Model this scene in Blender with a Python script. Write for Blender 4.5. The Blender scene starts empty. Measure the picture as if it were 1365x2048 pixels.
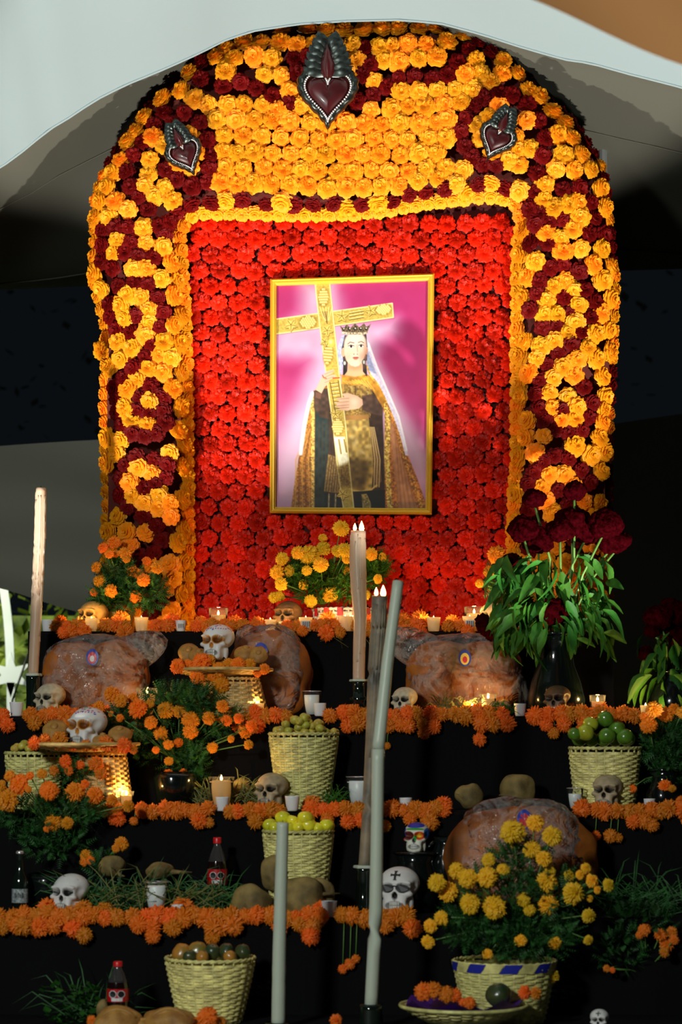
import bpy, math, random
import numpy as np
from mathutils import Vector, Matrix, Euler, noise

PI = math.pi
R = random.Random(7)
C = bpy.context.scene.collection
SC = bpy.context.scene

# ---------------------------------------------------------------- camera
F, YH, CX, CZ = 4615.0, 1480.0, 682.5, 1.25      # focal length in pixels, horizon row, centre column, eye height
cd = bpy.data.cameras.new('camera'); cam = bpy.data.objects.new('camera', cd); C.objects.link(cam)
cam.location = (0, 0, CZ); cam.rotation_euler = (PI / 2, 0, 0)
cd.sensor_fit = 'VERTICAL'; cd.sensor_height = 36; cd.sensor_width = 24
cd.lens = F / 2048 * 36
cd.shift_y = (YH - 1024) / 2048
cd.clip_end = 200; cd.clip_start = .05
cd.dof.use_dof = True; cd.dof.focus_distance = 8.75; cd.dof.aperture_fstop = 3.0
SC.camera = cam

# ---------------------------------------------------------------- world, exposure
w = bpy.data.worlds.new('night'); SC.world = w; w.use_nodes = True
w.node_tree.nodes['Background'].inputs[0].default_value = (.30, .42, .55, 1)
w.node_tree.nodes['Background'].inputs[1].default_value = .009
SC.view_settings.view_transform = 'Standard'; SC.view_settings.look = 'None'
SC.view_settings.gamma = 1; SC.view_settings.use_curve_mapping = False
SC.view_settings.exposure = 0.18
SC.cycles.use_denoising = True
SC.cycles.max_bounces = 6; SC.cycles.transparent_max_bounces = 12
SC.cycles.sample_clamp_indirect = 4

def W(px, py, Y): return Vector(((px - CX) * Y / F, Y, CZ - (py - YH) * Y / F))
def XP(px, Y): return (px - CX) * Y / F
def S(n, Y): return n * Y / F

# ---------------------------------------------------------------- lamps of the place
def area(name, loc, target, size, energy, color, spread=180):
    l = bpy.data.lights.new(name, 'AREA'); l.shape = 'RECTANGLE'; l.size = size[0]; l.size_y = size[1]
    l.energy = energy; l.color = color; l.spread = math.radians(spread)
    o = bpy.data.objects.new(name, l); C.objects.link(o); o.location = loc
    o.rotation_euler = (Vector(target) - Vector(loc)).to_track_quat('-Z', 'Y').to_euler(); return o
# floodlights lying between the tiers, washing the flower arch and the canopy from below
def spot(name, loc, target, energy, color, deg, blend, r=.05):
    l = bpy.data.lights.new(name, 'SPOT'); l.energy = energy; l.color = color; l.spot_size = math.radians(deg); l.spot_blend = blend; l.shadow_soft_size = r
    o = bpy.data.objects.new(name, l); C.objects.link(o); o.location = loc
    o.rotation_euler = (Vector(target) - Vector(loc)).to_track_quat('-Z', 'Y').to_euler(); return o
def aimed(x, az, el):
    y, z = 6.2, .12; d = Vector((math.sin(az) * math.cos(el), math.cos(az) * math.cos(el), math.sin(el))); return (x, y, z), Vector((x, y, z)) + d
for _x, _e in ((-1.9, 1100), (1.9, 1100)):
    _l, _t = aimed(_x, math.radians(36 if _x < 0 else -36), math.radians(50)); spot('flood_lamp', _l, _t, _e, (1, .96, .86), 36, .35)
# weak lamp of the square, left of the onlooker
area('street_lamp', (-2.6, .8, 3.1), (.1, 7.8, 1.0), (.5, .5), 185, (.95, 1.0, .95))
area('garden_lamp', (-2.7, 11.5, 2.6), (-1.9, 12.9, 1.6), (.3, .3), 30, (.95, 1.0, .72), 150)
def point(name, loc, e, color, r=.012):
    l = bpy.data.lights.new(name, 'POINT'); l.energy = e; l.color = color; l.shadow_soft_size = r
    o = bpy.data.objects.new(name, l); C.objects.link(o); o.location = loc; return o

# ---------------------------------------------------------------- materials
def srgb(c):
    return tuple(((v / 255) / 12.92 if v / 255 <= .04045 else ((v / 255 + .055) / 1.055) ** 2.4) for v in c)
def mat(name, col, rough=.6, metal=0, spec=.5, var=0.0, vscale=8, bump=0, bscale=40, sss=0, sssr=(.02, .008, .003),
        coat=0, huevar=0, col2=None, trans=0, kind='noise'):
    m = bpy.data.materials.new(name); m.use_nodes = True; nt = m.node_tree; N = nt.nodes; L = nt.links
    b = N['Principled BSDF']; b.inputs['Roughness'].default_value = rough; b.inputs['Metallic'].default_value = metal
    b.inputs['Specular IOR Level'].default_value = spec
    b.inputs['Base Color'].default_value = (*col, 1)
    if coat: b.inputs['Coat Weight'].default_value = coat; b.inputs['Coat Roughness'].default_value = .08
    if sss:
        b.inputs['Subsurface Weight'].default_value = sss; b.inputs['Subsurface Radius'].default_value = sssr; b.inputs['Subsurface Scale'].default_value = 1
    src = None
    tc = N.new('ShaderNodeTexCoord')
    if var or col2:
        n = N.new('ShaderNodeTexNoise'); n.inputs['Scale'].default_value = vscale; n.inputs['Detail'].default_value = 4
        L.new(tc.outputs['Object'], n.inputs['Vector'])
        mx = N.new('ShaderNodeMix'); mx.data_type = 'RGBA'
        c2 = col2 if col2 else tuple(max(0, v * (1 - var)) for v in col)
        c1 = col if col2 else tuple(min(1, v * (1 + var)) for v in col)
        mx.inputs[6].default_value = (*c1, 1); mx.inputs[7].default_value = (*c2, 1)
        rp = N.new('ShaderNodeMapRange'); rp.inputs[1].default_value = .35; rp.inputs[2].default_value = .65
        L.new(n.outputs['Fac'], rp.inputs[0]); L.new(rp.outputs[0], mx.inputs[0]); src = mx.outputs[2]
    if huevar is not None and (huevar or name.endswith('paper')):
        oi = N.new('ShaderNodeObjectInfo'); hs = N.new('ShaderNodeHueSaturation')
        mr = N.new('ShaderNodeMapRange'); mr.inputs[3].default_value = .5 - huevar; mr.inputs[4].default_value = .5 + huevar
        L.new(oi.outputs['Random'], mr.inputs[0]); L.new(mr.outputs[0], hs.inputs['Hue'])
        mv = N.new('ShaderNodeMapRange'); mv.inputs[3].default_value = 1.15; mv.inputs[4].default_value = .55 if name.startswith('red') else .8
        L.new(oi.outputs['Random'], mv.inputs[0]); L.new(mv.outputs[0], hs.inputs['Value'])
        if src: L.new(src, hs.inputs['Color'])
        else: hs.inputs['Color'].default_value = (*col, 1)
        src = hs.outputs[0]
    if src: L.new(src, b.inputs['Base Color'])
    if bump:
        n2 = N.new('ShaderNodeTexNoise'); n2.inputs['Scale'].default_value = bscale; n2.inputs['Detail'].default_value = 3
        L.new(tc.outputs['Object'], n2.inputs['Vector'])
        bp = N.new('ShaderNodeBump'); bp.inputs['Strength'].default_value = bump; bp.inputs['Distance'].default_value = .004
        L.new(n2.outputs['Fac'], bp.inputs['Height']); L.new(bp.outputs[0], b.inputs['Normal'])
    if trans:
        t = N.new('ShaderNodeBsdfTranslucent'); ms = N.new('ShaderNodeMixShader'); ms.inputs[0].default_value = trans
        if src: L.new(src, t.inputs[0])
        else: t.inputs[0].default_value = (*col, 1)
        out = N['Material Output']; L.new(b.outputs[0], ms.inputs[1]); L.new(t.outputs[0], ms.inputs[2]); L.new(ms.outputs[0], out.inputs[0])
    return m
def attr_mat(name, rough=.4, spec=.5, coat=0, bump=0, bscale=60):
    m = mat(name, (1, 1, 1), rough, 0, spec, coat=coat, bump=bump, bscale=bscale)
    a = m.node_tree.nodes.new('ShaderNodeAttribute'); a.attribute_name = 'Col'
    m.node_tree.links.new(a.outputs['Color'], m.node_tree.nodes['Principled BSDF'].inputs['Base Color']); return m
def film_mat(name, col, rough, opac, fres=1.6, glossmix=.6, fw=.35, crinkle=False):
    """thin clear film or glass: mostly see-through, with a sheen that grows at grazing angles"""
    m = bpy.data.materials.new(name); m.use_nodes = True; nt = m.node_tree; N = nt.nodes; L = nt.links
    N.remove(N['Principled BSDF'])
    tr = N.new('ShaderNodeBsdfTransparent'); tr.inputs[0].default_value = (*col, 1)
    gl = N.new('ShaderNodeBsdfGlossy'); gl.inputs['Roughness'].default_value = rough; gl.inputs[0].default_value = (1, 1, 1, 1)
    df = N.new('ShaderNodeBsdfDiffuse'); df.inputs[0].default_value = (.9, .9, .9, 1)
    lw = N.new('ShaderNodeLayerWeight'); lw.inputs[0].default_value = fw
    m1 = N.new('ShaderNodeMixShader'); L.new(lw.outputs['Fresnel'], m1.inputs[0]); L.new(tr.outputs[0], m1.inputs[1]); L.new(gl.outputs[0], m1.inputs[2])
    if crinkle:
        tc0 = N.new('ShaderNodeTexCoord'); nn = N.new('ShaderNodeTexNoise'); nn.inputs['Scale'].default_value = 16; nn.inputs['Detail'].default_value = 3; nn.inputs['Distortion'].default_value = 2.2
        L.new(tc0.outputs['Object'], nn.inputs['Vector']); bp = N.new('ShaderNodeBump'); bp.inputs['Strength'].default_value = 1; bp.inputs['Distance'].default_value = .02
        L.new(nn.outputs[0], bp.inputs['Height']); L.new(bp.outputs[0], gl.inputs['Normal']); L.new(bp.outputs[0], lw.inputs['Normal'])
    m2 = N.new('ShaderNodeMixShader'); m2.inputs[0].default_value = opac
    if crinkle:
        wv = N.new('ShaderNodeTexNoise'); wv.inputs['Scale'].default_value = 9; wv.inputs['Detail'].default_value = 5; wv.inputs['Roughness'].default_value = .62; wv.inputs['Distortion'].default_value = .9  # whitish streaks: crinkle highlights put into the film's diffuse share
        L.new(tc0.outputs['Object'], wv.inputs['Vector'])
        sb = N.new('ShaderNodeMath'); sb.operation = 'SUBTRACT'; sb.inputs[1].default_value = .5; L.new(wv.outputs[0], sb.inputs[0])
        ab = N.new('ShaderNodeMath'); ab.operation = 'ABSOLUTE'; L.new(sb.outputs[0], ab.inputs[0])
        r = N.new('ShaderNodeMapRange'); r.inputs[1].default_value = 0; r.inputs[2].default_value = .10; r.inputs[3].default_value = opac * 3.2; r.inputs[4].default_value = opac * .1
        L.new(ab.outputs[0], r.inputs[0]); L.new(r.outputs[0], m2.inputs[0])
    L.new(m1.outputs[0], m2.inputs[1]); L.new(df.outputs[0], m2.inputs[2])
    L.new(m2.outputs[0], N['Material Output'].inputs[0]); return m
def emis(name, col, s):
    m = bpy.data.materials.new(name); m.use_nodes = True; N = m.node_tree.nodes
    e = N.new('ShaderNodeEmission'); e.inputs[0].default_value = (*col, 1); e.inputs[1].default_value = s
    m.node_tree.links.new(e.outputs[0], N['Material Output'].inputs[0]); N.remove(N['Principled BSDF']); return m

M = dict(
    orange=mat('marigold_paper', (1.0, .34, .008), .5, spec=.2, huevar=.012, trans=.22),
    crimson=mat('crimson_paper', (.115, .0016, .0014), .6, spec=.08, huevar=.0, trans=.1),
    red=mat('red_paper', (.78, .016, .002), .45, spec=.16, huevar=.0, trans=.15),
    marigold=mat('marigold_petal', (1.0, .31, .005), .6, huevar=.018, trans=.2),
    golden=mat('golden_marigold_petal', (1.0, .60, .014), .6, huevar=.015, trans=.2),
    garland=mat('deep_orange_petal', (.95, .24, .010), .6, huevar=.014, trans=.2),
    velvet=mat('cockscomb_velvet', (.020, .0006, .0014), 1.0, spec=.0, bump=.8, bscale=160, var=.5, vscale=60),
    leaf=mat('leaf_green', (.026, .115, .010), .62, spec=.25, var=.4, vscale=12, huevar=.015, trans=.15),
    fern=mat('feathery_green', (.022, .11, .018), .6, var=.5, vscale=20, trans=.1),
    stem=mat('stem_green', (.10, .22, .04), .5),
    dry=mat('dry_stalk', (.15, .15, .03), .7),
    black=mat('black_cloth', (.0035, .0035, .0042), .9, spec=.12, bump=.2, bscale=300),
    wicker=mat('cane', (.80, .72, .26), .42, var=.3, vscale=30, huevar=.01),
    wickerw=mat('cane_warm', (.62, .42, .14), .5, var=.3, vscale=30),
    blue=mat('blue_ribbon', (.02, .03, .35), .35),
    gold=mat('gilt_frame', (.72, .44, .03), .32, metal=.35, spec=.7),
    tin=mat('tin', (.05, .06, .055), .33, metal=.9, var=.4, vscale=60),
    silver=mat('silver_bead', (.75, .70, .70), .25, metal=.7),
    heart=mat('dark_red_velvet', (.035, .001, .002), .35, coat=.4, var=.3, vscale=18),
    wax=mat('candle_wax', (.56, .62, .50), .38, sss=.35, sssr=(.02, .012, .006), bump=.25, bscale=25),
    waxt=mat('cream_wax', (.60, .42, .29), .4, sss=.3, sssr=(.02, .01, .005), bump=.3, bscale=30),
    waxw=mat('warm_wax', (.85, .66, .42), .4, sss=.6, sssr=(.03, .012, .005), bump=.3, bscale=30),
    waxs=mat('sooty_wax', (.36, .27, .17), .5, sss=.3, sssr=(.03, .012, .005), col2=(.14, .125, .10), vscale=14, bump=.5, bscale=30),
    waxl=mat('lit_wax', (1.0, .78, .42), .5, trans=.6), cupl=mat('lit_cup', (.95, .85, .62), .5, trans=.6),
    cup=mat('white_wax', (.85, .87, .88), .35, sss=.5, sssr=(.02, .014, .010)),
    plastic=mat('white_cup', (.82, .84, .86), .3),
    wick=mat('wick', (.01, .01, .01), .8),
    glass=film_mat('clear_glass', (.97, .98, .97), .03, .01, fw=.10),
    film=film_mat('cellophane', (.97, .95, .93), .16, .05, fw=.24, crinkle=True),
    dglass=mat('dark_green_glass', (.006, .012, .008), .07, spec=.8, coat=.6),
    vase=mat('dark_glazed_clay', (.004, .007, .006), .14, spec=.45, coat=.3, bump=.35, bscale=22),
    bread=mat('bread_crust', (.46, .14, .012), .6, col2=(.20, .05, .005), vscale=9, bump=.4, bscale=40),
    bun=mat('sugared_bun', (.50, .26, .05), .6, col2=(.30, .13, .025), vscale=22, bump=.5, bscale=120),
    jicama=mat('root_skin', (.34, .235, .07), .75, col2=(.11, .075, .022), vscale=14, bump=.7, bscale=60),
    guava=mat('guava_skin', (.50, .44, .06), .4, huevar=.03, var=.25, vscale=25),
    apple=mat('yellow_apple_skin', (.85, .78, .03), .28, spec=.6, huevar=.012, var=.2, vscale=20, coat=.3),
    lime=mat('lime_skin', (.10, .24, .02), .25, spec=.6, var=.25, vscale=25, coat=.4),
    citrus=mat('green_orange_skin', (.48, .52, .03), .3, spec=.6, var=.25, vscale=20, coat=.3),
    avocado=mat('dark_green_skin', (.02, .05, .02), .3, col2=(.06, .07, .02), vscale=20, coat=.4, bump=.3, bscale=90),
    mango=mat('mango_skin', (.55, .22, .03), .3, col2=(.16, .16, .03), vscale=7, coat=.2),
    cola=mat('cola_bottle', (.012, .004, .003), .08, spec=.7, coat=.8),
    clearp=film_mat('clear_plastic', (.70, .55, .50), .06, .04),
    redcap=mat('red_cap', (.65, .008, .012), .35),
    labelr=mat('red_label', (.50, .006, .010), .35),
    white=mat('white_print', (.75, .75, .75), .5),
    ink=mat('black_print', (.01, .01, .012), .5),
    paper=mat('silver_label', (.45, .50, .50), .4, col2=(.12, .16, .17), vscale=160),
    purple=mat('purple_tissue', (.07, .008, .26), .55, trans=.2),
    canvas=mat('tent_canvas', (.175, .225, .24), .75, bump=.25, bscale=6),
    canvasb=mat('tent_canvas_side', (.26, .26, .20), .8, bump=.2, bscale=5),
    canvas_shade=mat('tent_canvas_shaded', (.062, .060, .045), .85, bump=.2, bscale=5),  # tent canvas again, with the shade of the back bay put into its colour
    tan=mat('tan_canvas', (.60, .27, .09), .85, bump=.15, bscale=5),
    board=mat('dark_board', (.085, .007, .003), .9), board2=mat('maroon_board', (.06, .003, .002), .9),
    steel=mat('grey_steel', (.25, .27, .27), .45, metal=.6),
    floor=mat('stone_paving', (.05, .05, .048), .8, var=.3, vscale=3, bump=.3, bscale=8),
    hedge=mat('hedge_leaf', (.32, .42, .04), .6, col2=(.03, .07, .01), vscale=6, trans=.25),
    soil=mat('dark_foliage', (.006, .012, .005), .9),
    whitep=mat('white_painted_wood', (.75, .80, .84), .5),
    sred=mat('red_band', (.6, .02, .02), .5),
    flame=emis('flame', (1.0, .62, .16), 22),
    skull=attr_mat('painted_clay', .48, .35, .03, bump=.15, bscale=50),
    print=attr_mat('printed_picture', .5, .35, .35),
    yfilm=mat('yellow_sticker', (.8, .62, .12), .4), bfilm=mat('blue_sticker', (.03, .06, .42), .4), rfilm=mat('red_sticker', (.6, .03, .05), .4),
)

# ---------------------------------------------------------------- mesh helpers
class MB:
    def __init__(s): s.v = []; s.f = []; s.m = []
    def add(s, vs, fs, mi=0):
        o = len(s.v); s.v.extend([tuple(v) for v in vs]); s.f.extend([tuple(i + o for i in f) for f in fs]); s.m.extend([mi] * len(fs)); return s
    def box(s, lo, hi, mi=0, mtx=None):
        x0, y0, z0 = lo; x1, y1, z1 = hi
        v = [Vector(p) for p in ((x0, y0, z0), (x1, y0, z0), (x1, y1, z0), (x0, y1, z0), (x0, y0, z1), (x1, y0, z1), (x1, y1, z1), (x0, y1, z1))]
        if mtx: v = [mtx @ p for p in v]
        return s.add(v, [(0, 3, 2, 1), (4, 5, 6, 7), (0, 1, 5, 4), (1, 2, 6, 5), (2, 3, 7, 6), (3, 0, 4, 7)], mi)
    def lathe(s, prof, n=32, c=(0, 0, 0), mi=0, cap=True, wob=None):
        vs = []; fs = []
        for j, (r, z) in enumerate(prof):
            for i in range(n):
                a = 2 * PI * i / n; rr = r * (1 + (wob(a, z) if wob else 0))
                vs.append((c[0] + rr * math.cos(a), c[1] + rr * math.sin(a), c[2] + z))
        for j in range(len(prof) - 1):
            for i in range(n):
                k = (i + 1) % n; fs.append((j * n + i, j * n + k, (j + 1) * n + k, (j + 1) * n + i))
        if cap:
            if prof[0][0] > 1e-5: fs.append(tuple(range(n - 1, -1, -1)))
            if prof[-1][0] > 1e-5: fs.append(tuple((len(prof) - 1) * n + i for i in range(n)))
        return s.add(vs, fs, mi)
    def tube(s, pts, rad, n=6, mi=0, cap=True):
        pts = [Vector(p) for p in pts]; vs = []; fs = []
        up = Vector((0, 0, 1))
        for j, p in enumerate(pts):
            d = (pts[min(j + 1, len(pts) - 1)] - pts[max(j - 1, 0)]).normalized()
            u = d.cross(up)
            if u.length < .05: u = d.cross(Vector((0, 1, 0)))
            u.normalize(); q = d.cross(u).normalized()
            r = rad[j] if isinstance(rad, (list, tuple)) else rad
            for i in range(n):
                a = 2 * PI * i / n; vs.append(p + u * (r * math.cos(a)) + q * (r * math.sin(a)))
        for j in range(len(pts) - 1):
            for i in range(n):
                k = (i + 1) % n; fs.append((j * n + i, j * n + k, (j + 1) * n + k, (j + 1) * n + i))
        if cap: fs.append(tuple(range(n - 1, -1, -1))); fs.append(tuple((len(pts) - 1) * n + i for i in range(n)))
        return s.add(vs, fs, mi)
    def mesh(s, name, mats, smooth=True):
        me = bpy.data.meshes.new(name); me.from_pydata(s.v, [], s.f)
        for m in (mats if isinstance(mats, (list, tuple)) else [mats]): me.materials.append(m)
        if any(s.m): me.polygons.foreach_set('material_index', s.m)
        if smooth: me.polygons.foreach_set('use_smooth', [True] * len(me.polygons))
        me.validate(clean_customdata=False)
        me.update(); return me

def tag(o, label=None, cat=None, group=None, kind=None):
    if label: o['label'] = label
    if cat: o['category'] = cat
    if group: o['group'] = group
    if kind: o['kind'] = kind
    return o
def thing(name, label, cat, loc=(0, 0, 0), rot=(0, 0, 0), group=None):
    o = bpy.data.objects.new(name, None); C.objects.link(o); o.empty_display_size = .05
    o.location = loc; o.rotation_euler = rot; return tag(o, label, cat, group)
def link(name, me, parent=None, loc=(0, 0, 0), rot=(0, 0, 0), sc=1):
    o = bpy.data.objects.new(name, me); C.objects.link(o)
    if parent: o.parent = parent
    o.location = loc; o.rotation_euler = rot; o.scale = (sc, sc, sc) if isinstance(sc, (int, float)) else sc
    return o
def part(name, mb, mats, parent, loc=(0, 0, 0), rot=(0, 0, 0), sc=1, smooth=True, kind=None, label=None):
    return tag(link(name, mb.mesh(name, mats, smooth), parent, loc, rot, sc), label, kind=kind)

def ico(n):
    t = (1 + 5 ** .5) / 2
    v = [(-1, t, 0), (1, t, 0), (-1, -t, 0), (1, -t, 0), (0, -1, t), (0, 1, t), (0, -1, -t), (0, 1, -t), (t, 0, -1), (t, 0, 1), (-t, 0, -1), (-t, 0, 1)]
    v = [Vector(p).normalized() for p in v]
    f = [(0, 11, 5), (0, 5, 1), (0, 1, 7), (0, 7, 10), (0, 10, 11), (1, 5, 9), (5, 11, 4), (11, 10, 2), (10, 7, 6), (7, 1, 8), (3, 9, 4), (3, 4, 2), (3, 2, 6), (3, 6, 8), (3, 8, 9), (4, 9, 5), (2, 4, 11), (6, 2, 10), (8, 6, 7), (9, 8, 1)]
    for _ in range(n):
        cache = {}; nf = []
        def mid(a, b):
            k = (min(a, b), max(a, b))
            if k not in cache: cache[k] = len(v); v.append((v[a] + v[b]).normalized())
            return cache[k]
        for a, b, c in f:
            x, y, z = mid(a, b), mid(b, c), mid(c, a); nf += [(a, x, z), (b, y, x), (c, z, y), (x, y, z)]
        f = nf
    return v, f
ICO = {n: ico(n) for n in (1, 2, 3, 4)}
def blob(mb, c, rad, amp=.08, fr=2.0, seed=0, n=3, mi=0, mtx=None, fn=None):
    v, f = ICO[n]; out = []; off = Vector((seed * 3.7, seed * 1.9, seed * 5.1))
    for p in v:
        k = 1 + amp * noise.noise(p * fr + off) * 2
        if fn: k *= fn(p)
        q = Vector((p.x * rad[0] * k, p.y * rad[1] * k, p.z * rad[2] * k))
        if mtx: q = mtx @ q
        out.append(q + Vector(c))
    return mb.add(out, f, mi)
# ================================================================ the setting
def struct(name, mb, m, smooth=True): 
    o = link(name, mb.mesh(name, m, smooth)); o['kind'] = 'structure'; return o
fl = MB(); fl.add([(-7, -2, 0), (7, -2, 0), (7, 16, 0), (-7, 16, 0)], [(0, 1, 2, 3)]); struct('floor', fl, M['floor'])
def sheet(fn, us, vs_):
    mb = MB(); V = [fn(u, v) for v in vs_ for u in us]; n = len(us)
    mb.add(V, [(j * n + i, j * n + i + 1, (j + 1) * n + i + 1, (j + 1) * n + i) for j in range(len(vs_) - 1) for i in range(n - 1)])
    return mb
def lin(a, b, n): return [a + (b - a) * i / (n - 1) for i in range(n)]
def smooth(a, b, x):
    t = min(1, max(0, (x - a) / (b - a))); return t * t * (3 - 2 * t)
# canopy of the marquee: a front bay that comes down to the arch, a bay behind it that falls to the back, its shade put into a darker colour
EDGE = [(-900, 700), (-300, 480), (0, 322), (28, 300), (52, 284), (92, 250), (135, 226), (190, 190), (250, 160), (330, 128), (400, 98), (450, 74), (505, 57), (600, 45), (700, 41), (800, 41), (880, 50), (960, 74), (1040, 102), (1130, 130), (1180, 138), (1260, 162), (1365, 190), (1700, 300), (2300, 520)]  # left stretch is shaped after the shadow line the arch throws on the canvas
def edge_py(px): return float(np.interp(px, [e[0] for e in EDGE], [e[1] for e in EDGE]))
YE = 8.70
def front_fn(x, y):
    px = x * F / YE + CX; z = PZ(edge_py(px), YE) + (YE - y) * .52 + .03 * math.sin((YE - y) * 1.7 + x) + .02 * math.sin(x * 5 + (YE - y) * 7) * smooth(0, .3, YE - y)
    z += .010 * noise.noise(Vector((x * 1.5, y * .7, 0))) + .004 * math.sin(14 * x + 6 * y) * smooth(.9, 1.6, -x)
    return (x, y, z)
def PZ(py, Y): return CZ - (py - YH) * Y / F
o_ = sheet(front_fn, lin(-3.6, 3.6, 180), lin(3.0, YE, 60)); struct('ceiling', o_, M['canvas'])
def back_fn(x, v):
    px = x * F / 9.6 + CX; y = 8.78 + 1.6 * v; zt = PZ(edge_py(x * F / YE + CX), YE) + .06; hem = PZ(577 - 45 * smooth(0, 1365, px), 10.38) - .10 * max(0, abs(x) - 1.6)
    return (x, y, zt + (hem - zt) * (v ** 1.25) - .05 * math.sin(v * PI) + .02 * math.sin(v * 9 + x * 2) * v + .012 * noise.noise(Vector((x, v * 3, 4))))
struct('ceiling_back', sheet(lambda x, v: back_fn(x, v), lin(-3.6, 3.6, 100), lin(0, 1, 50)), M['canvas_shade'])
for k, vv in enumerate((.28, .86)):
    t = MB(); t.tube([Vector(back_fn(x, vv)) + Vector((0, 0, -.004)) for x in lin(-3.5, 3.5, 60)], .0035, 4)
    struct('trim_%d' % (k + 1), t, M['canvas_shade'])
t = MB(); t.tube([Vector(front_fn(x, YE)) for x in lin(-3.5, 3.5, 120)], .006, 5); struct('trim_3', t, M['canvas'])
# front swag of canvas, high in the right corner
def swag(u, v):
    px = 1020 + 620 * u; y = 5.3 + .4 * v
    return (XP(px, 5.3), y + .03 * math.sin(v * 9 + u * 4), PZ(-22 + 128 * smooth(-.1, .75, u) + 60 * u, 5.3) + .04 * math.sin(v * 4) + .8 * v)
struct('ceiling_front', sheet(swag, lin(0, 1, 24), lin(0, 1, 12)), M['tan'])
# back walls of cloth, hung low, with folds
def wallsheet(x0, x1, topf, botf, y, n=60, m=26, amp=.07, fr=2.0):
    def fn(u, v):
        x = x0 + (x1 - x0) * u; zt = topf(x); zb = botf(x); z = zb + (zt - zb) * v
        return (x, y + amp * math.sin(z * 5 * fr + x * 1.3 + 1.5 * math.sin(x)) + .03 * noise.noise(Vector((x * 2, z * 4, 2))), z)
    return sheet(fn, lin(0, 1, n), lin(0, 1, m))
def PZ(py, Y): return CZ - (py - YH) * Y / F
struct('wall_back', wallsheet(-3.6, -.2, lambda x: PZ(893 + 14 * math.sin(x * 2), 11.0), lambda x: PZ(1232 - 65 * smooth(-1.1, -1.8, x), 11.0) if x < -1 else PZ(1232 + 240 * smooth(-1.0, -.5, x), 11.0), 11.0), M['canvasb'])
struct('wall_right', wallsheet(.2, 3.6, lambda x: PZ(862 - 55 * smooth(.8, 2.2, x), 11.2), lambda x: .02, 11.2, amp=.05, fr=.8), M['canvasb'])
# night side panels reaching the canopy poles
pole = MB(); pole.tube([(0, 0, 0), (0, 0, PZ(234, 9.35))], .018, 10); pole.box((-.03, -.02, PZ(255, 9.35)), (.03, .02, PZ(235, 9.35)))
po = link('support_post', pole.mesh('support_post', M['steel'], False), None, (XP(1207, 9.35), 9.35, 0)); tag(po, 'grey steel post behind the right shoulder of the flower arch', 'post')
# hedge behind the marquee, lit through the gap at lower left
def hedge(x0, x1, y, z1, seed, n, name, label, m, core=True):
    r = random.Random(seed); mb = MB()
    for i in range(n):
        c = Vector((r.uniform(x0, x1), y + r.uniform(-.25, .25) * (1 + r.random()), r.uniform(.05, z1) ** 1))
        d = Vector((r.uniform(-1, 1), r.uniform(-1, .3), r.uniform(-.6, 1))).normalized(); s = r.uniform(.05, .11)
        t = d.cross(Vector((0, 0, 1))).normalized() * s * .4
        mb.add([c, c + d * s * .5 + t, c + d * s, c + d * s * .5 - t], [(0, 1, 2, 3)])
    if core: mb.box((x0 + .1, y, 0), (x1 - .1, y + .5, z1 - .2))
    return tag(link(name, mb.mesh(name, m, False)), label, 'hedge')
hedge(-4.2, -.9, 13.0, 2.15, 3, 4200, 'hedge', 'lamp-lit yellow-green hedge behind the marquee, seen in the gap at lower left', M['hedge'])
hedge(-6, 6, 17.5, 6.2, 5, 2600, 'tree_belt', 'dark night foliage beyond the marquee, above the cloth walls', M['soil'], False) ['category'] = 'foliage'
# white wooden star trellis
st = thing('star_trellis', 'white painted wooden trellis with a star, at the left edge behind the tiers', 'trellis', (XP(22, 12.2), 12.2, 0))
b = MB(); c0 = Vector((0, 0, PZ(1350, 12.2))); pts = []
for i in range(12):
    a = 2 * PI * i / 12 + PI / 2; rr = S(46, 12.2) if i % 2 == 0 else S(19, 12.2); pts.append((rr * math.cos(a), rr * math.sin(a)))
vs = [(p[0], -.012, c0.z + p[1]) for p in pts] + [(p[0], .012, c0.z + p[1]) for p in pts]
b.add(vs, [tuple(range(12)), tuple(range(23, 11, -1))] + [(i, (i + 1) % 12, (i + 1) % 12 + 12, i + 12) for i in range(12)]); part('star', b, M['whitep'], st, smooth=False)
b = MB(); zs = lin(PZ(1335, 12.2), PZ(1160, 12.2), 10)
b.add([(x, y, z) for k, z in enumerate(zs) for x, y in ((-S(10, 12.2) - .03 * (k / 9) ** 2 * 1.4, -.01), (S(7, 12.2) - .03 * (k / 9) ** 2 * 1.4, -.01), (S(7, 12.2) - .03 * (k / 9) ** 2 * 1.4, .01), (-S(10, 12.2) - .03 * (k / 9) ** 2 * 1.4, .01))],
      [(4 * k + i, 4 * k + (i + 1) % 4, 4 * k + 4 + (i + 1) % 4, 4 * k + 4 + i) for k in range(9) for i in range(4)]); part('upright', b, M['whitep'], st, smooth=False)
b = MB(); b.box((-S(8, 12.2), -.012, 0), (S(8, 12.2), .012, PZ(1365, 12.2))); part('upright', b, M['whitep'], st, smooth=False)
b = MB(); b.tube([(S(36, 12.2), -.03, PZ(1308, 12.2)), (S(4, 12.2), -.03, PZ(1402, 12.2))], .006, 5); b.tube([(S(4, 12.2), -.03, PZ(1402, 12.2)), (S(4, 12.2), -.03, 0)], .006, 5)
part('brace', b, M['ink'], st)

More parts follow.
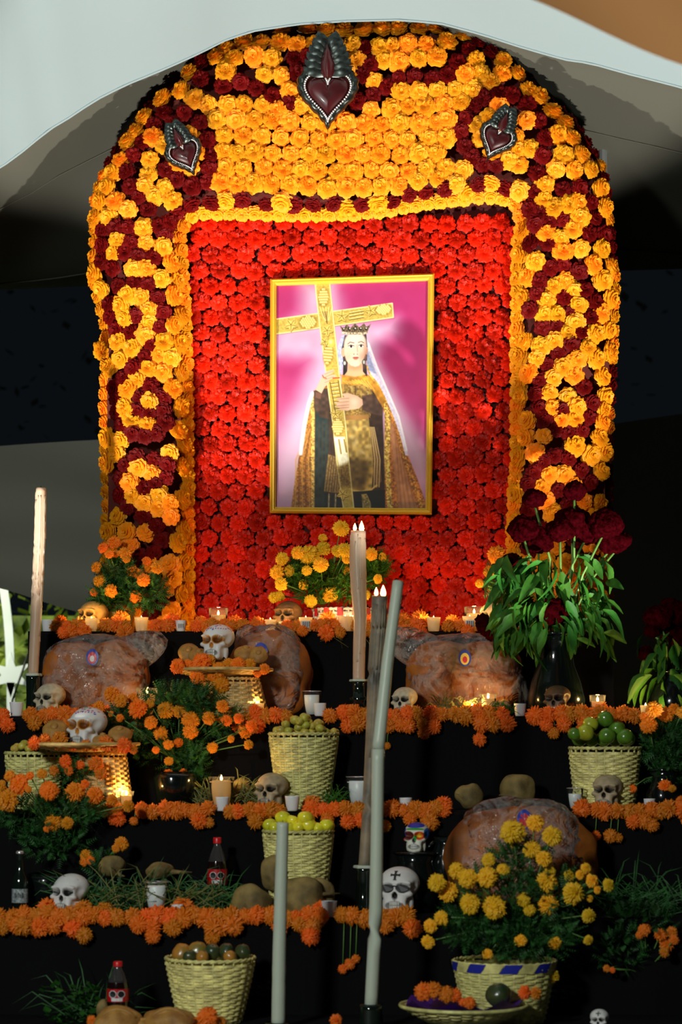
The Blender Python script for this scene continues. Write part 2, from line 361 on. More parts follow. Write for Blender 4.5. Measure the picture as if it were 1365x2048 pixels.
# ---------------------------------------------------------------- the five tiers, draped in black
TF = {1: 8.50, 2: 8.10, 3: 7.76, 4: 7.40, 5: 6.90}
TZ = {1: 1.6515, 2: 1.334, 3: 1.011, 4: .681, 5: .37}
TX = {1: (XP(56, 8.5), XP(1228, 8.5)), 2: (-1.75, 1.75), 3: (-1.85, 1.85), 4: (-1.9, 1.9), 5: (-2.0, 2.0)}
names = {1: 'topmost', 2: 'second from top', 3: 'middle', 4: 'fourth from top', 5: 'lowest'}
for t in range(1, 6):
    x0, x1 = TX[t]; yb = 9.12 if t == 1 else TF[t - 1] - .004; zb = 0
    mb = MB(); n = 150
    xs = lin(x0, x1, n); rows = [(yb, TZ[t]), (TF[t] + .02, TZ[t]), (TF[t], TZ[t] - .012)] + [(TF[t], z) for z in lin(TZ[t] - .05, zb, 8)]
    V = []
    for j, (y, z) in enumerate(rows):
        for x in xs:
            k = smooth(0, .3, TZ[t] - z - .02); V.append((x, y - k * .012 * (1 + math.sin(x * 23 + t) * .7 + noise.noise(Vector((x * 8, z * 2, t)))) , z))
    mb.add(V, [(j * n + i, (j + 1) * n + i, (j + 1) * n + i + 1, j * n + i + 1) for j in range(len(rows) - 1) for i in range(n - 1)])
    for x in (x0, x1): mb.add([(x, TF[t], zb), (x, yb, zb), (x, yb, TZ[t]), (x, TF[t], TZ[t])], [(0, 1, 2, 3)])
    mb.add([(x0, yb, 0), (x1, yb, 0), (x1, yb, TZ[t]), (x0, yb, TZ[t])], [(0, 1, 2, 3)])
    o = link('altar_tier', mb.mesh('altar_tier', M['black'], False)); tag(o, 'black cloth draped altar tier, %s of the five' % names[t], 'tier')

# ================================================================ flowers
def pompon(name, m, rings, seed, cup=.30, w=1.0, ruff=.10, nu=4, nv=3, flat=1.0, jag=0, core=.80):
    r = random.Random(seed); mb = MB()
    for (th, n) in rings:
        for k in range(n):
            az = 2 * PI * (k + r.random() * .5) / n; t0 = th + r.uniform(-.1, .1); wd = w * (1.25 * math.sin(max(th, .35)) * PI / n)
            ph = r.uniform(0, 6); L_ = r.uniform(.86, 1.12) if jag else r.uniform(.92, 1.1); V = []
            for j in range(nv):
                v = j / (nv - 1)
                for i in range(nu):
                    u = -1 + 2 * i / (nu - 1)
                    tt = t0 - .25 + (.25 + cup) * v * v; rr = L_ * (.42 + .58 * v ** .8) * (1 + ruff * math.sin(3.1 * u + ph) * v - .10 * u * u * v - jag * (i % 2) * (j == nv - 1))
                    aa = u * wd * (.45 + .75 * v) / max(.3, math.sin(max(tt, .3)))
                    a2 = az + aa * .9
                    V.append((rr * math.sin(tt) * math.cos(a2), rr * math.sin(tt) * math.sin(a2), rr * math.cos(tt) * flat))
            mb.add(V, [(j * nu + i, j * nu + i + 1, (j + 1) * nu + i + 1, (j + 1) * nu + i) for j in range(nv - 1) for i in range(nu - 1)])
    v, f = ICO[1]; mb.add([(p.x * core, p.y * core, p.z * core * flat) for p in v], f)
    return mb.mesh(name, m, not jag)
PR = [(.10, 3), (.42, 6), (.74, 9), (1.06, 12), (1.38, 13), (1.7, 12)]
MR = [(.10, 4), (.36, 9), (.62, 14), (.88, 18), (1.14, 21), (1.42, 22), (1.72, 20)]
def variants(nm, m, rings, n, **k): return [pompon(nm, m, rings, 10 + i, **k) for i in range(n)]
G = dict(
    orange=variants('paper_flower', M['orange'], PR, 5, ruff=.10, flat=.80, w=1.5, cup=.10, nu=5, core=.78),
    crimson=variants('crimson_flower', M['crimson'], PR, 4, ruff=.12, flat=.80, w=1.5, cup=.12, nu=5),
    red=variants('red_flower', M['red'], PR, 5, ruff=.15, flat=.80, w=1.45, cup=.16, nu=5, core=.74),
    marigold=variants('blossom', M['marigold'], MR, 4, ruff=.06, flat=.88, w=1.25, cup=.2, jag=.13, nu=5, core=.74),
    golden=variants('blossom', M['golden'], MR, 4, ruff=.06, flat=.88, w=1.25, cup=.2, jag=.13, nu=5, core=.74),
    garland=variants('blossom', M['garland'], MR, 5, ruff=.14, flat=.82, w=1.2, cup=.3, jag=.14, nu=5, core=.72))
def face(d, spin=0):
    q = Vector(d).to_track_quat('Z', 'Y'); return (q @ Euler((0, 0, spin)).to_quaternion()).to_euler()
def flower(kind, name, parent, wl, d, rad, base=(0, 0, 0)):
    o = bpy.data.objects.new(name, R.choice(G[kind])); C.objects.link(o); o.parent = parent
    o.location = Vector(wl) - Vector(base); o.rotation_euler = face(d, R.uniform(0, 6.28)); s = rad * R.uniform(.94, 1.06); o.scale = (s, s, s); return o
def joined(kind, name, parent, items, m):
    allv = []; allf = []; off = 0
    for (wl, d, rad) in items:
        me = R.choice(G[kind]); n = len(me.vertices); a = np.empty(n * 3); me.vertices.foreach_get('co', a); a = a.reshape(-1, 3)
        rot = np.array(face(d, R.uniform(0, 6)).to_matrix()); allv.append(a @ rot.T * rad + np.array(wl))
        allf += [tuple(i + off for i in p.vertices) for p in me.polygons]; off += n
    me = bpy.data.meshes.new(name); me.from_pydata(np.concatenate(allv).tolist(), [], allf); me.materials.append(m)
    me.polygons.foreach_set('use_smooth', [True] * len(me.polygons))
    o = link(name, me, parent); o['kind'] = 'stuff'; return o

# ---------------------------------------------------------------- the arch
OUT = np.array([(203, 1265), (203, 1100), (205, 1000), (202, 900), (200, 800), (203, 700), (203, 660), (190, 610), (178, 560), (180, 480), (182, 400), (197, 350), (228, 295), (270, 238), (312, 188), (352, 146), (402, 103), (452, 74), (505, 56), (600, 40), (700, 32), (800, 32), (900, 44), (965, 72), (1022, 108), (1064, 158), (1104, 198), (1152, 240), (1188, 290), (1213, 335), (1224, 400), (1231, 480), (1239, 560), (1237, 650), (1236, 700), (1229, 800), (1226, 900), (1223, 1000), (1223, 1100), (1225, 1265)], float)
INN = np.array([(380, 1265), (381, 1100), (380, 880), (376, 700), (371, 560), (363, 480), (372, 445), (392, 430), (500, 431), (600, 433), (700, 433), (760, 426), (850, 411), (920, 401), (995, 396), (1028, 412), (1040, 442), (1032, 500), (1030, 700), (1031, 900), (1024, 1000), (1022, 1100), (1022, 1265)], float)
def segdist(P, poly):
    best = np.full(len(P), 1e9)
    for a, b in zip(poly[:-1], poly[1:]):
        d = b - a; t = np.clip(((P - a) @ d) / (d @ d), 0, 1); best = np.minimum(best, np.hypot(*(P - a - t[:, None] * d).T))
    return best
def inside(P, poly):
    r = np.zeros(len(P), bool); n = len(poly)
    for i in range(n):
        a = poly[i]; b = poly[(i + 1) % n]
        c = ((a[1] > P[:, 1]) != (b[1] > P[:, 1])) & (P[:, 0] < (b[0] - a[0]) * (P[:, 1] - a[1]) / (b[1] - a[1] + 1e-9) + a[0]); r ^= c
    return r
YA = 8.80
def sm(x): x = np.clip(x, 0, 1); return x * x * (3 - 2 * x)
def archY(P):
    do = segdist(P, OUT); di = segdist(P, INN)
    return YA + .15 * (1 - np.sqrt(np.clip(1 - (1 - np.clip(do / 85, 0, 1)) ** 2, 0, 1))) + .10 * (1 - sm(di / 34)) 
CR = [(402, 125), (402, 158), (446, 174), (482, 165), (513, 177), (545, 193), (578, 207), (590, 118), (615, 113), (595, 149),
      (328, 226), (369, 226), (400, 246), (415, 282), (423, 310), (421, 338), (415, 364), (385, 374), (354, 359), (333, 341), (346, 246),
      (308, 251), (285, 285), (267, 310), (254, 344), (262, 374), (277, 395), (297, 420), (318, 451), (308, 487), (308, 513), (330, 470), (338, 446),
      (382, 408), (423, 405), (485, 400), (533, 408), (587, 410), (628, 410), (667, 408), (724, 408), (785, 403), (819, 390), (852, 385), (891, 377), (957, 369), (1014, 377), (354, 426),
      (205, 462), (233, 456), (256, 456), (205, 492), (205, 523), (226, 537), (262, 487), (276, 512), (250, 505),
      (267, 567), (296, 569), (238, 572), (219, 608), (221, 634), (234, 660), (262, 665), (275, 634), (315, 596), (325, 624), (319, 654), (302, 689), (290, 715), (267, 736), (247, 756), (228, 775),
      (234, 800), (236, 826), (244, 850), (265, 866), (290, 870), (314, 866), (332, 845), (327, 820), (329, 795), (302, 771), (278, 793), (276, 820), (300, 824), (315, 790),
      (251, 930), (241, 956), (275, 915), (308, 919), (336, 930), (332, 955), (312, 968), (290, 978), (281, 948), (241, 990), (255, 1014), (286, 1032), (312, 1053), (323, 1080), (308, 1108), (282, 1114), (300, 1160), (320, 1200), (300, 1230),
      (1102, 537), (1128, 530), (1158, 544), (1080, 563), (1076, 589), (1061, 620), (1087, 656), (1113, 652), (1131, 596), (1140, 626), (1169, 580), (1190, 604), (1180, 635), (1162, 663), (1143, 689), (1117, 708), (1095, 730), (1080, 760), (1073, 789), (1080, 819), (1090, 843), (1112, 858), (1138, 866), (1164, 860), (1178, 834), (1184, 806), (1168, 774), (1138, 758), (1113, 790), (1125, 819),
      (1110, 912), (1087, 926), (1138, 917), (1069, 945), (1058, 968), (1164, 941), (1117, 980), (1058, 1019), (1180, 965), (1140, 1010), (1090, 1060), (1150, 1080), (1060, 1100), (1180, 1120),
      (729, 97), (742, 128), (727, 148), (716, 203), (747, 190), (773, 174), (798, 159), (829, 155), (866, 159), (896, 152), (916, 126), (938, 100), (957, 82), (985, 106),
      (998, 186), (966, 195), (948, 212), (932, 236), (921, 264), (930, 292), (945, 316), (968, 330), (993, 330), (1024, 190), (1055, 210), (1078, 241), (1091, 277), (1086, 312), (1075, 348), (1070, 385), (1062, 418), (1072, 450), (1100, 446), (1127, 441), (1150, 446),
      (1127, 380), (1160, 378), (1183, 405), (1190, 436), (1178, 467), (1101, 410), (1096, 487), (1062, 487), (1206, 470), (1080, 425)]
OS = [(299, 804), (252, 819), (264, 841), (297, 849), (278, 934), (303, 946), (260, 966), (267, 993), (290, 1006), (318, 990), (256, 589), (282, 596), (243, 611), (251, 637), (297, 622), (299, 645), (290, 671), (238, 685), (265, 697), (243, 719), (297, 737), (275, 760), (258, 780), (251, 812),
      (1110, 574), (1132, 563), (1147, 582), (1095, 600), (1156, 611), (1091, 630), (1115, 630), (1152, 645), (1136, 667), (1110, 682), (1106, 756), (1099, 786), (1106, 815), (1123, 841), (1150, 838), (1154, 815), (1136, 793), (1126, 734), (1150, 752), (1154, 719), (1176, 697), (1191, 667), (1099, 949), (1130, 949), (1084, 975), (236, 482), (228, 506), (287, 456), (292, 487),
      (1137, 410), (1155, 405), (1160, 436), (1147, 459), (1121, 477), (1094, 467), (1088, 400), (1040, 330), (1035, 300), (355, 280), (330, 290), (300, 320), (298, 350), (330, 375), (200, 700), (222, 735)]
OS = np.array(OS, float); CR = np.array(CR, float)
CR = CR[np.sqrt(((CR[:, None] - OS[None]) ** 2).sum(2)).min(1) > 17]
HEARTS = [(655, 185, 62, 78), (655, 100, 42, 34), (370, 312, 30, 38), (340, 275, 20, 22), (993, 280, 32, 38), (1016, 240, 20, 22)]
rows = []; y = 56; k = 0
while y < 1262:
    x = 180 + (18 if k % 2 else 0)
    while x < 1250:
        rows.append((x + R.uniform(-3.5, 3.5), y + R.uniform(-3, 3) + (4 * math.sin(x / 90)))); x += 36.5
    y += 31.5; k += 1
P = np.array(rows); ok = inside(P, OUT) & ~inside(P, INN) & (segdist(P, OUT) > 13) & (segdist(P, INN) > 15)
P = P[ok]; dC = np.sqrt(((P[:, None] - CR[None]) ** 2).sum(2)).min(1); P = P[dC > 23.5]; P = P[np.sqrt(((P[:, None] - OS[None]) ** 2).sum(2)).min(1) > 25]
cr_in = CR
# fill remaining holes
allp = [tuple(p) for p in P] + [tuple(p) for p in OS]; base = np.array(allp + [tuple(c) for c in CR])
rs = np.random.RandomState(3)
cand = np.stack([rs.uniform(170, 1250, 9000), rs.uniform(40, 1262, 9000)], 1)
cand = cand[inside(cand, OUT) & ~inside(cand, INN)]; cand = cand[(segdist(cand, OUT) > 12) & (segdist(cand, INN) > 9)]
cur = list(map(tuple, base)); add = []
for c in cand:
    a = np.array(cur); 
    if np.hypot(a[:, 0] - c[0], a[:, 1] - c[1]).min() > 24.5: cur.append(tuple(c)); add.append(tuple(c))
ORP = allp + add
# keep the ground for the tin hearts clear of nothing: they lie on top of the flowers
arch = thing('flower_arch', 'tall arch covered in orange paper marigolds with crimson scrolls', 'arch')
def arch_item(p, rad):
    a = np.array([p, (p[0] + 3, p[1]), (p[0], p[1] + 3)]); yv = archY(a)
    gx = (yv[1] - yv[0]) / S(3, YA); gz = -(yv[2] - yv[0]) / S(3, YA)
    gx = max(-1.6, min(1.6, gx)); gz = max(-1.6, min(1.6, gz))
    n = Vector((gx, -1, gz)).normalized(); n = (n + Vector((R.uniform(-.28, .28), 0, R.uniform(-.28, .28)))).normalized()
    return (tuple(W(p[0], p[1], float(yv[0]))), tuple(n), rad)
items = [arch_item(p, S(R.uniform(18, 21.5), YA)) for p in ORP]
items.sort(key=lambda t: t[0][1] + R.uniform(0, .05))
for (wl, n, r_) in items[:300]: flower('orange', 'paper_flower', arch, wl, n, r_)
if len(items) > 300: joined('orange', 'paper_flowers', arch, items[300:], M['orange'])
for p in CR:
    wl, n, r_ = arch_item(p, S(R.uniform(16, 18.5), YA)); flower('crimson', 'crimson_flower', arch, wl, n, r_)
# crimson row round the outer rim
acc = 0; step = 28
for a, b in zip(OUT[:-1], OUT[1:]):
    L_ = np.hypot(*(b - a)); nrm = np.array([-(b - a)[1], (b - a)[0]]) / L_
    while acc < L_:
        p = a + (b - a) * acc / L_ - nrm * -11
        if p[1] < 1240:
            mid = Vector((p[0] - 700, 0, -(p[1] - 600))).normalized()
            flower('crimson' if (p[1] < 330 or (p[0] > 900 and p[1] < 1100 and R.random() < .7)) else 'orange', 'rim_flower', arch, W(p[0], p[1], 8.97), (mid.x, -.5, mid.z), S(17, YA))
        acc += step
    acc -= L_
# inner border row, turned towards the opening
acc = 14; cenp = np.array([700., 800.])
for a, b in zip(INN[:-1], INN[1:]):
    L_ = np.hypot(*(b - a)); nrm = np.array([(b - a)[1], -(b - a)[0]]) / L_
    while acc < L_:
        p = a + (b - a) * acc / L_ ; p = p - nrm * -5; q = Vector((700 - p[0], 0, -(800 - p[1]))).normalized()
        hz = Vector((1 if p[0] < 400 else -1 if p[0] > 1010 else 0, 0, -1 if p[1] < 445 else 0))
        if hz.length < .1: hz = q
        hz.normalize(); flower('orange', 'border_flower', arch, W(p[0], p[1], 8.905), (hz.x * .9, -.9, hz.z * .9), S(17, YA)); acc += 25
    acc -= L_
# the carcass of the arch behind the flowers
def ring_solid(outer, inner, y0, y1, m, name, parent):
    mb = MB(); o = outer; n = 120
    def resample(poly, n):
        seg = np.hypot(*np.diff(poly, axis=0).T); cs = np.concatenate([[0], np.cumsum(seg)]); t = np.linspace(0, cs[-1], n)
        return np.stack([np.interp(t, cs, poly[:, 0]), np.interp(t, cs, poly[:, 1])], 1)
    A = resample(outer, n); B = resample(inner, n)
    V = []
    for (a, bq) in zip(A, B):
        for (p, yy) in ((a, y0), (bq, y0), (bq, y1), (a, y1)): q = W(p[0], p[1], 8.9); V.append((q.x, yy, q.z))
    mb.add(V, [(4 * i + j, 4 * i + (j + 1) % 4, 4 * i + 4 + (j + 1) % 4, 4 * i + 4 + j) for i in range(n - 1) for j in range(4)])
    return part(name, mb, m, parent, smooth=False)
cen = np.array([700, 640.]); OUTs = OUT + (cen - OUT) / np.hypot(*(cen - OUT).T)[:, None] * 15
INs = INN + (INN - cen) / np.hypot(*(INN - cen).T)[:, None] * 8
ring_solid(OUTs, INs, 8.90, 9.06, M['board'], 'frame_board', arch)

# red panel inside
pan = thing('flower_screen', 'screen of red paper flowers in even rows behind the framed picture', 'panel', (0, 0, 0))
mb = MB(); q0 = W(345, 1262, 9.0); q1 = W(1062, 385, 9.0); mb.box((q0.x, 8.985, q0.z), (q1.x, 9.03, q1.z)); part('backing', mb, M['board2'], pan, smooth=False)
items = []; y = 446; k = 0
while y < 1262:
    x = 384 + (19 if k % 2 else 0)
    while x < 1034:
        if not (547 < x < 863 and 562 < y < 1020):
            q = np.array([[x, y]])
            if inside(q, INN)[0] or segdist(q, INN)[0] < 14:
                items.append((tuple(W(x + R.uniform(-3, 3), y + R.uniform(-2.5, 2.5) + 2 * math.sin(x / 60), 8.965)), (R.uniform(-.2, .2), -1, R.uniform(-.05, .35)), S(R.uniform(17, 19.5), 8.95)))
        x += 36.5
    y += 31.5; k += 1
items.sort(key=lambda t: -t[0][2])
for it in items[:300]: flower('red', 'red_flower', pan, it[0], it[1], it[2])
if len(items) > 300: joined('red', 'red_flowers', pan, items[300:], M['red'])

# ---------------------------------------------------------------- tin hearts
def heart_curve(n=60, inner=1.0):
    out = []
    for i in range(n):
        t = 2 * PI * i / n; x = 16 * math.sin(t) ** 3; y = 13 * math.cos(t) - 5 * math.cos(2 * t) - 2 * math.cos(3 * t) - math.cos(4 * t)
        if y < 0: y *= 1.12
        out.append((x / 16 * inner, (y + 2) / 16 * inner))
    return out
def tin_heart(px, py, hw, hh, ang, label, Y=8.70, crown=1.0):
    o = thing('tin_heart', label, 'ornament', W(px, py, Y), (0, ang, 0), 'tin hearts on the arch')
    s = S(hw, Y); h = S(hh, Y) / 1.15
    crv = heart_curve()
    mb = MB(); V = [(0, -.022, 0)]; F_ = []; K = 6
    for k in range(1, K + 1):
        t = k / K
        for (x, z) in crv: V.append((x * s * .8 * t, -.022 * math.sqrt(max(0, 1 - t ** 2.2)) - .002, z * h * .8 * t))
    n = 60
    for i in range(n): F_.append((0, 1 + i, 1 + (i + 1) % n))
    for k in range(K - 1):
        for i in range(n): F_.append((1 + k * n + i, 1 + (k + 1) * n + i, 1 + (k + 1) * n + (i + 1) % n, 1 + k * n + (i + 1) % n))
    mb.add(V, F_); part('velvet_heart', mb, M['heart'], o)
    mb = MB(); V = []; 
    prof = [(.80, .0), (.86, -.014), (.95, -.016), (1.06, -.006), (1.1, .012)]
    m_ = 120; crv2 = heart_curve(m_)
    for (t, yy) in prof:
        for i, (x, z) in enumerate(crv2):
            sc = 1 + (.05 * abs(math.sin(i * PI / 5)) if t > .9 else 0); V.append((x * s * t * sc, yy + (.004 * math.sin(i * 2 * PI / 5) if t > .9 else 0), z * h * t * sc))
    mb.add(V, [(j * m_ + i, (j + 1) * m_ + i, (j + 1) * m_ + (i + 1) % m_, j * m_ + (i + 1) % m_) for j in range(4) for i in range(m_)]); tb = part('tin_border', mb, M['tin'], o)
    mb = MB(); n2 = 84
    for (x, z) in heart_curve(n2):
        v, f = ICO[1]; rr = s * .042; mb.add([(x * s * .84 + p.x * rr, -.016 + p.y * rr, z * h * .84 + p.z * rr) for p in v], f)
    part('beading', mb, M['silver'], tb)
    # crown of tin leaves with a dark red flame
    top = h * .62
    for side in (-1, 1):
        for k in range(6):
            a = side * (1.25 - .20 * k); L_ = s * (.72 + .04 * k) * crown; za = top + s * (.05 + .17 * k) * crown
            for rep in range(1):
                mb = MB(); V = []
                for j, (t, w_) in enumerate(((0, .05), (.25, .13), (.55, .17), (.8, .11), (1, .0))):
                    aa = a * (1 - .45 * t)                       # the leaves curl upwards
                    for u in (-1, 0, 1):
                        V.append((side * .08 * s + 1.35 * t * L_ * math.sin(a * (1 - .2 * t)) + u * 1.4 * w_ * s * math.cos(aa), -.012 - .016 * math.sin(t * 3) - (.008 if u == 0 else 0) - .002 * k, za + t * L_ * math.cos(a * (1 - .2 * t)) * .8 - u * 1.4 * w_ * s * math.sin(aa)))
                mb.add(V, [(3 * j + i, 3 * j + i + 1, 3 * j + 4 + i, 3 * j + 3 + i) for j in range(4) for i in range(2)])
                part('tin_leaf', mb, M['tin'], o)
    mb = MB(); V = []
    for (t, w_) in ((0, .12), (.2, .26), (.45, .30), (.75, .17), (1, 0)):
        for u in (-1, -.5, 0, .5, 1): V.append((u * w_ * s, -.03 * (1 - u * u) - .022, top - .01 + t * s * 1.2 * crown))
    mb.add(V, [(5 * j + i, 5 * j + i + 1, 5 * j + 6 + i, 5 * j + 5 + i) for j in range(4) for i in range(4)]); part('velvet_flame', mb, M['heart'], o)
tin_heart(656, 192, 55, 68, 0, 'large tin-edged dark red heart with leafy crown, centred at the arch top')
tin_heart(372, 312, 35, 42, -.42, 'small tin heart on the left shoulder of the arch, crown tilted left', crown=.9)
tin_heart(992, 282, 35, 42, .42, 'small tin heart on the right shoulder of the arch, crown tilted right', crown=.9)
# ---------------------------------------------------------------- the framed picture
YP = 8.925
Q = [(541, 559), (869, 548), (864, 1029), (540, 1026)]          # outer corners of the frame: tl tr br bl
def quad_pt(u, v, Y):
    a = [W(q[0], q[1], YP) for q in Q]; t = a[0].lerp(a[1], u); b = a[3].lerp(a[2], u); p = t.lerp(b, v); p.y = Y; return p
# painter in crop units: x 172..1160, y 150..1622
GW, GH = 300, 448
px0, px1, py0, py1 = 170., 1162., 140., 1626.
gx, gy = np.meshgrid(np.linspace(px0, px1, GW), np.linspace(py0, py1, GH)); GP = np.stack([gx.ravel(), gy.ravel()], 1)
img = np.zeros((len(GP), 3)) + np.array((168, 34, 98)) / 255.
nrs = np.random.RandomState(5)
def vnoise(scale, seed):
    g = np.random.RandomState(seed).rand(80, 80); X = GP[:, 0] / scale; Y = GP[:, 1] / scale
    xi = np.floor(X).astype(int) % 79; yi = np.floor(Y).astype(int) % 79; fx = sm(X - np.floor(X)); fy = sm(Y - np.floor(Y))
    return (g[yi, xi] * (1 - fx) + g[yi, xi + 1] * fx) * (1 - fy) + (g[yi + 1, xi] * (1 - fx) + g[yi + 1, xi + 1] * fx) * fy
N1, N2, N3, N4 = vnoise(60, 1), vnoise(22, 2), vnoise(9, 3), vnoise(5, 4)
def blend(mask, col, tex=0, texn=None):
    global img
    c = np.array(col) / 255.; c = np.broadcast_to(c, img.shape)
    if tex: c = np.clip(c * (1 + tex * ((texn if texn is not None else N3)[:, None] - .5) * 2), 0, 1)
    img = img * (1 - mask[:, None]) + c * mask[:, None]
def pmask(pts, fe=3):
    p = np.array(pts, float); d = segdist(GP, np.vstack([p, p[:1]])); s = np.where(inside(GP, p), d, -d); return sm(s / fe * .5 + .5)
def poly(pts, col, fe=3, tex=0, texn=None, a=1): blend(pmask(pts, fe) * a, col, tex, texn)
def ell(cx, cy, rx, ry, col, fe=.12, a=1, rot=0, tex=0):
    x = GP[:, 0] - cx; y = GP[:, 1] - cy; c, s = math.cos(rot), math.sin(rot); X = (x * c + y * s) / rx; Y = (-x * s + y * c) / ry
    blend(sm((1 - np.hypot(X, Y)) / fe * .5 + .5) * a, col, tex)
def line(pts, w, col, fe=2.5, a=1, tex=0): 
    d = segdist(GP, np.array(pts, float)); blend(sm((w - d) / fe * .5 + .5) * a, col, tex)
blend(N1 * .35, (190, 50, 120)); 
PINK = (206, 160, 192)
poly([(330, 120), (560, 120), (620, 380), (960, 380), (965, 470), (860, 540), (820, 640), (1180, 1300), (1180, 1640), (150, 1640), (180, 1240), (320, 900), (385, 640), (150, 610), (150, 450), (330, 320)], PINK, 90, .05, N1)
ell(300, 1350, 200, 330, (224, 186, 214), 1.2, .8); ell(1080, 1420, 60, 260, (214, 160, 200), 1.5, .7)
poly([(760, 480), (815, 620), (1160, 1300), (1160, 1500), (1000, 1150), (780, 700)], (226, 190, 214), 60, a=.7)
# cloak, left and right
poly([(600, 740), (500, 780), (415, 850), (385, 930), (352, 1100), (328, 1262), (300, 1430), (272, 1630), (440, 1630), (440, 900)], (176, 112, 38), 5, .4, N3)
for k in range(6): line([(425 - 6 * k, 950 + 30 * k), (405 - 20 * k, 1300), (420 - 24 * k, 1630)], 5, (216, 158, 74) if k % 2 else (120, 66, 18), 6, .7)
line([(408, 900), (418, 1100), (415, 1300), (420, 1630)], 13, (214, 172, 84), 4, 1, .35)
line([(412, 862), (388, 930), (362, 1060), (345, 1180), (335, 1262)], 12, (252, 236, 244), 7)
poly([(590, 740), (760, 735), (840, 790), (905, 900), (955, 1020), (1005, 1160), (1042, 1280), (1100, 1420), (1165, 1600), (1160, 1640), (880, 1640), (886, 1000), (800, 820)], (186, 112, 46), 5, .35, N3)
poly([(905, 1000), (950, 1100), (1000, 1290), (1110, 1640), (985, 1640), (940, 1300)], (196, 134, 92), 14, .12, N2)
line([(895, 930), (905, 1080), (900, 1300), (925, 1630)], 17, (222, 176, 84), 4, 1, .45)
line([(880, 880), (960, 1060), (1010, 1280), (1075, 1450), (1130, 1600)], 13, (206, 140, 56), 5, 1, .5)
for k in range(5): line([(945 + 8 * k, 1050), (975 + 18 * k, 1350), (1000 + 30 * k, 1630)], 3, (150, 80, 34), 6, .5)
# dark habit
poly([(428, 850), (500, 830), (620, 800), (800, 820), (868, 960), (880, 1200), (892, 1630), (428, 1630)], (58, 38, 26), 6, .25, N2)
poly([(432, 900), (515, 870), (520, 1200), (505, 1630), (432, 1630)], (32, 52, 50), 12, .3, N2); ell(480, 920, 40, 60, (20, 84, 92), .9, .7)
for k in range(5): line([(455 + 24 * k, 1050), (452 + 22 * k, 1600)], 5, (78, 52, 36), 8, .6)
# pleats and gilt skirt
poly([(515, 1265), (620, 1300), (640, 1400), (600, 1525), (488, 1512)], (150, 118, 64), 4, .2)
for k in range(6): line([(530 + 15 * k, 1280), (502 + 17 * k, 1510)], 3, (84, 58, 30), 4, .8)
poly([(775, 1080), (812, 1088), (850, 1250), (868, 1440), (838, 1490), (770, 1300)], (120, 84, 44), 4, .2)
for k in range(4): line([(785 + 10 * k, 1090), (805 + 17 * k, 1300), (800 + 17 * k, 1480)], 4, (214, 182, 120), 3, .9)
poly([(612, 1035), (780, 1030), (800, 1200), (812, 1380), (800, 1500), (735, 1512), (640, 1500), (600, 1300)], (186, 152, 74), 5, .3, N2)
for k in range(26): a = nrs.rand() * 6.28; ell(640 + nrs.rand() * 140, 1080 + nrs.rand() * 340, 10 + nrs.rand() * 14, 6 + nrs.rand() * 10, (228, 200, 130) if k % 2 else (132, 98, 40), .8, .6, a)
poly([(600, 1290), (640, 1280), (780, 1300), (790, 1400), (745, 1490), (700, 1510), (640, 1400)], (88, 64, 24), 30, .2, N2, .85)  # shadow of the marigold bunch, painted onto the skirt
line([(600, 1470), (640, 1500), (735, 1512), (800, 1498), (835, 1470)], 6, (226, 190, 96), 4)
# feet of the robe
poly([(690, 1512), (890, 1500), (892, 1640), (690, 1640)], (24, 26, 22), 5)
poly([(735, 1530), (770, 1525), (800, 1590), (800, 1640), (745, 1640)], (150, 128, 70), 5, .4)
for k in range(5): line([(500 + 22 * k, 1530), (498 + 22 * k, 1630)], 5, (176, 170, 130) if k % 2 else (18, 44, 40), 4, .9, .3)
# bodice, sleeves, shawl
poly([(600, 800), (790, 800), (812, 900), (790, 1025), (610, 1035)], (150, 116, 52), 5, .3, N3)
for k in range(18): ell(620 + nrs.rand() * 160, 820 + nrs.rand() * 70, 12, 7, (206, 176, 104) if k % 2 else (98, 70, 30), .8, .7, nrs.rand() * 3)
line([(690, 820), (690, 870)], 4, (90, 64, 30), 3)
poly([(625, 1010), (780, 1005), (780, 1035), (625, 1040)], (168, 118, 58), 3)
poly([(420, 845), (500, 830), (540, 900), (540, 1040), (460, 1020), (420, 950)], (74, 52, 38), 5, .3, N2)
poly([(430, 850), (470, 860), (465, 900), (430, 890)], (112, 74, 56), 5)
poly([(735, 880), (820, 870), (875, 960), (870, 1015), (800, 1000), (735, 975)], (88, 62, 50), 6, .25, N2)
poly([(600, 745), (640, 752), (760, 740), (835, 800), (895, 905), (870, 960), (812, 860), (770, 800), (690, 812), (600, 800)], (206, 140, 40), 5, .25, N2)
for k in range(9): line([(610 + 20 * k, 780 + 4 * math.sin(k)), (640 + 22 * k, 800 + 12 * max(0, k - 4))], 4, (244, 190, 80), 4, .8)
line([(770, 690), (800, 760), (870, 840), (905, 930)], 9, (226, 170, 66), 5, 1, .3)
# veil
poly([(600, 485), (640, 470), (610, 560), (612, 660), (600, 740), (578, 700), (560, 600)], (180, 184, 226), 5, .12, N3)
poly([(745, 472), (770, 520), (800, 620), (835, 700), (880, 790), (915, 880), (980, 1020), (1010, 1130), (1042, 1275), (1022, 1275), (985, 1140), (945, 1030), (890, 900), (840, 800), (790, 740), (762, 640)], (232, 220, 246), 4, .08, N3)
line([(775, 540), (830, 690), (905, 860), (975, 1020), (1030, 1240)], 6, (255, 250, 255), 5)
poly([(745, 520), (790, 640), (830, 740), (780, 720), (755, 620)], (170, 176, 216), 6, .1)
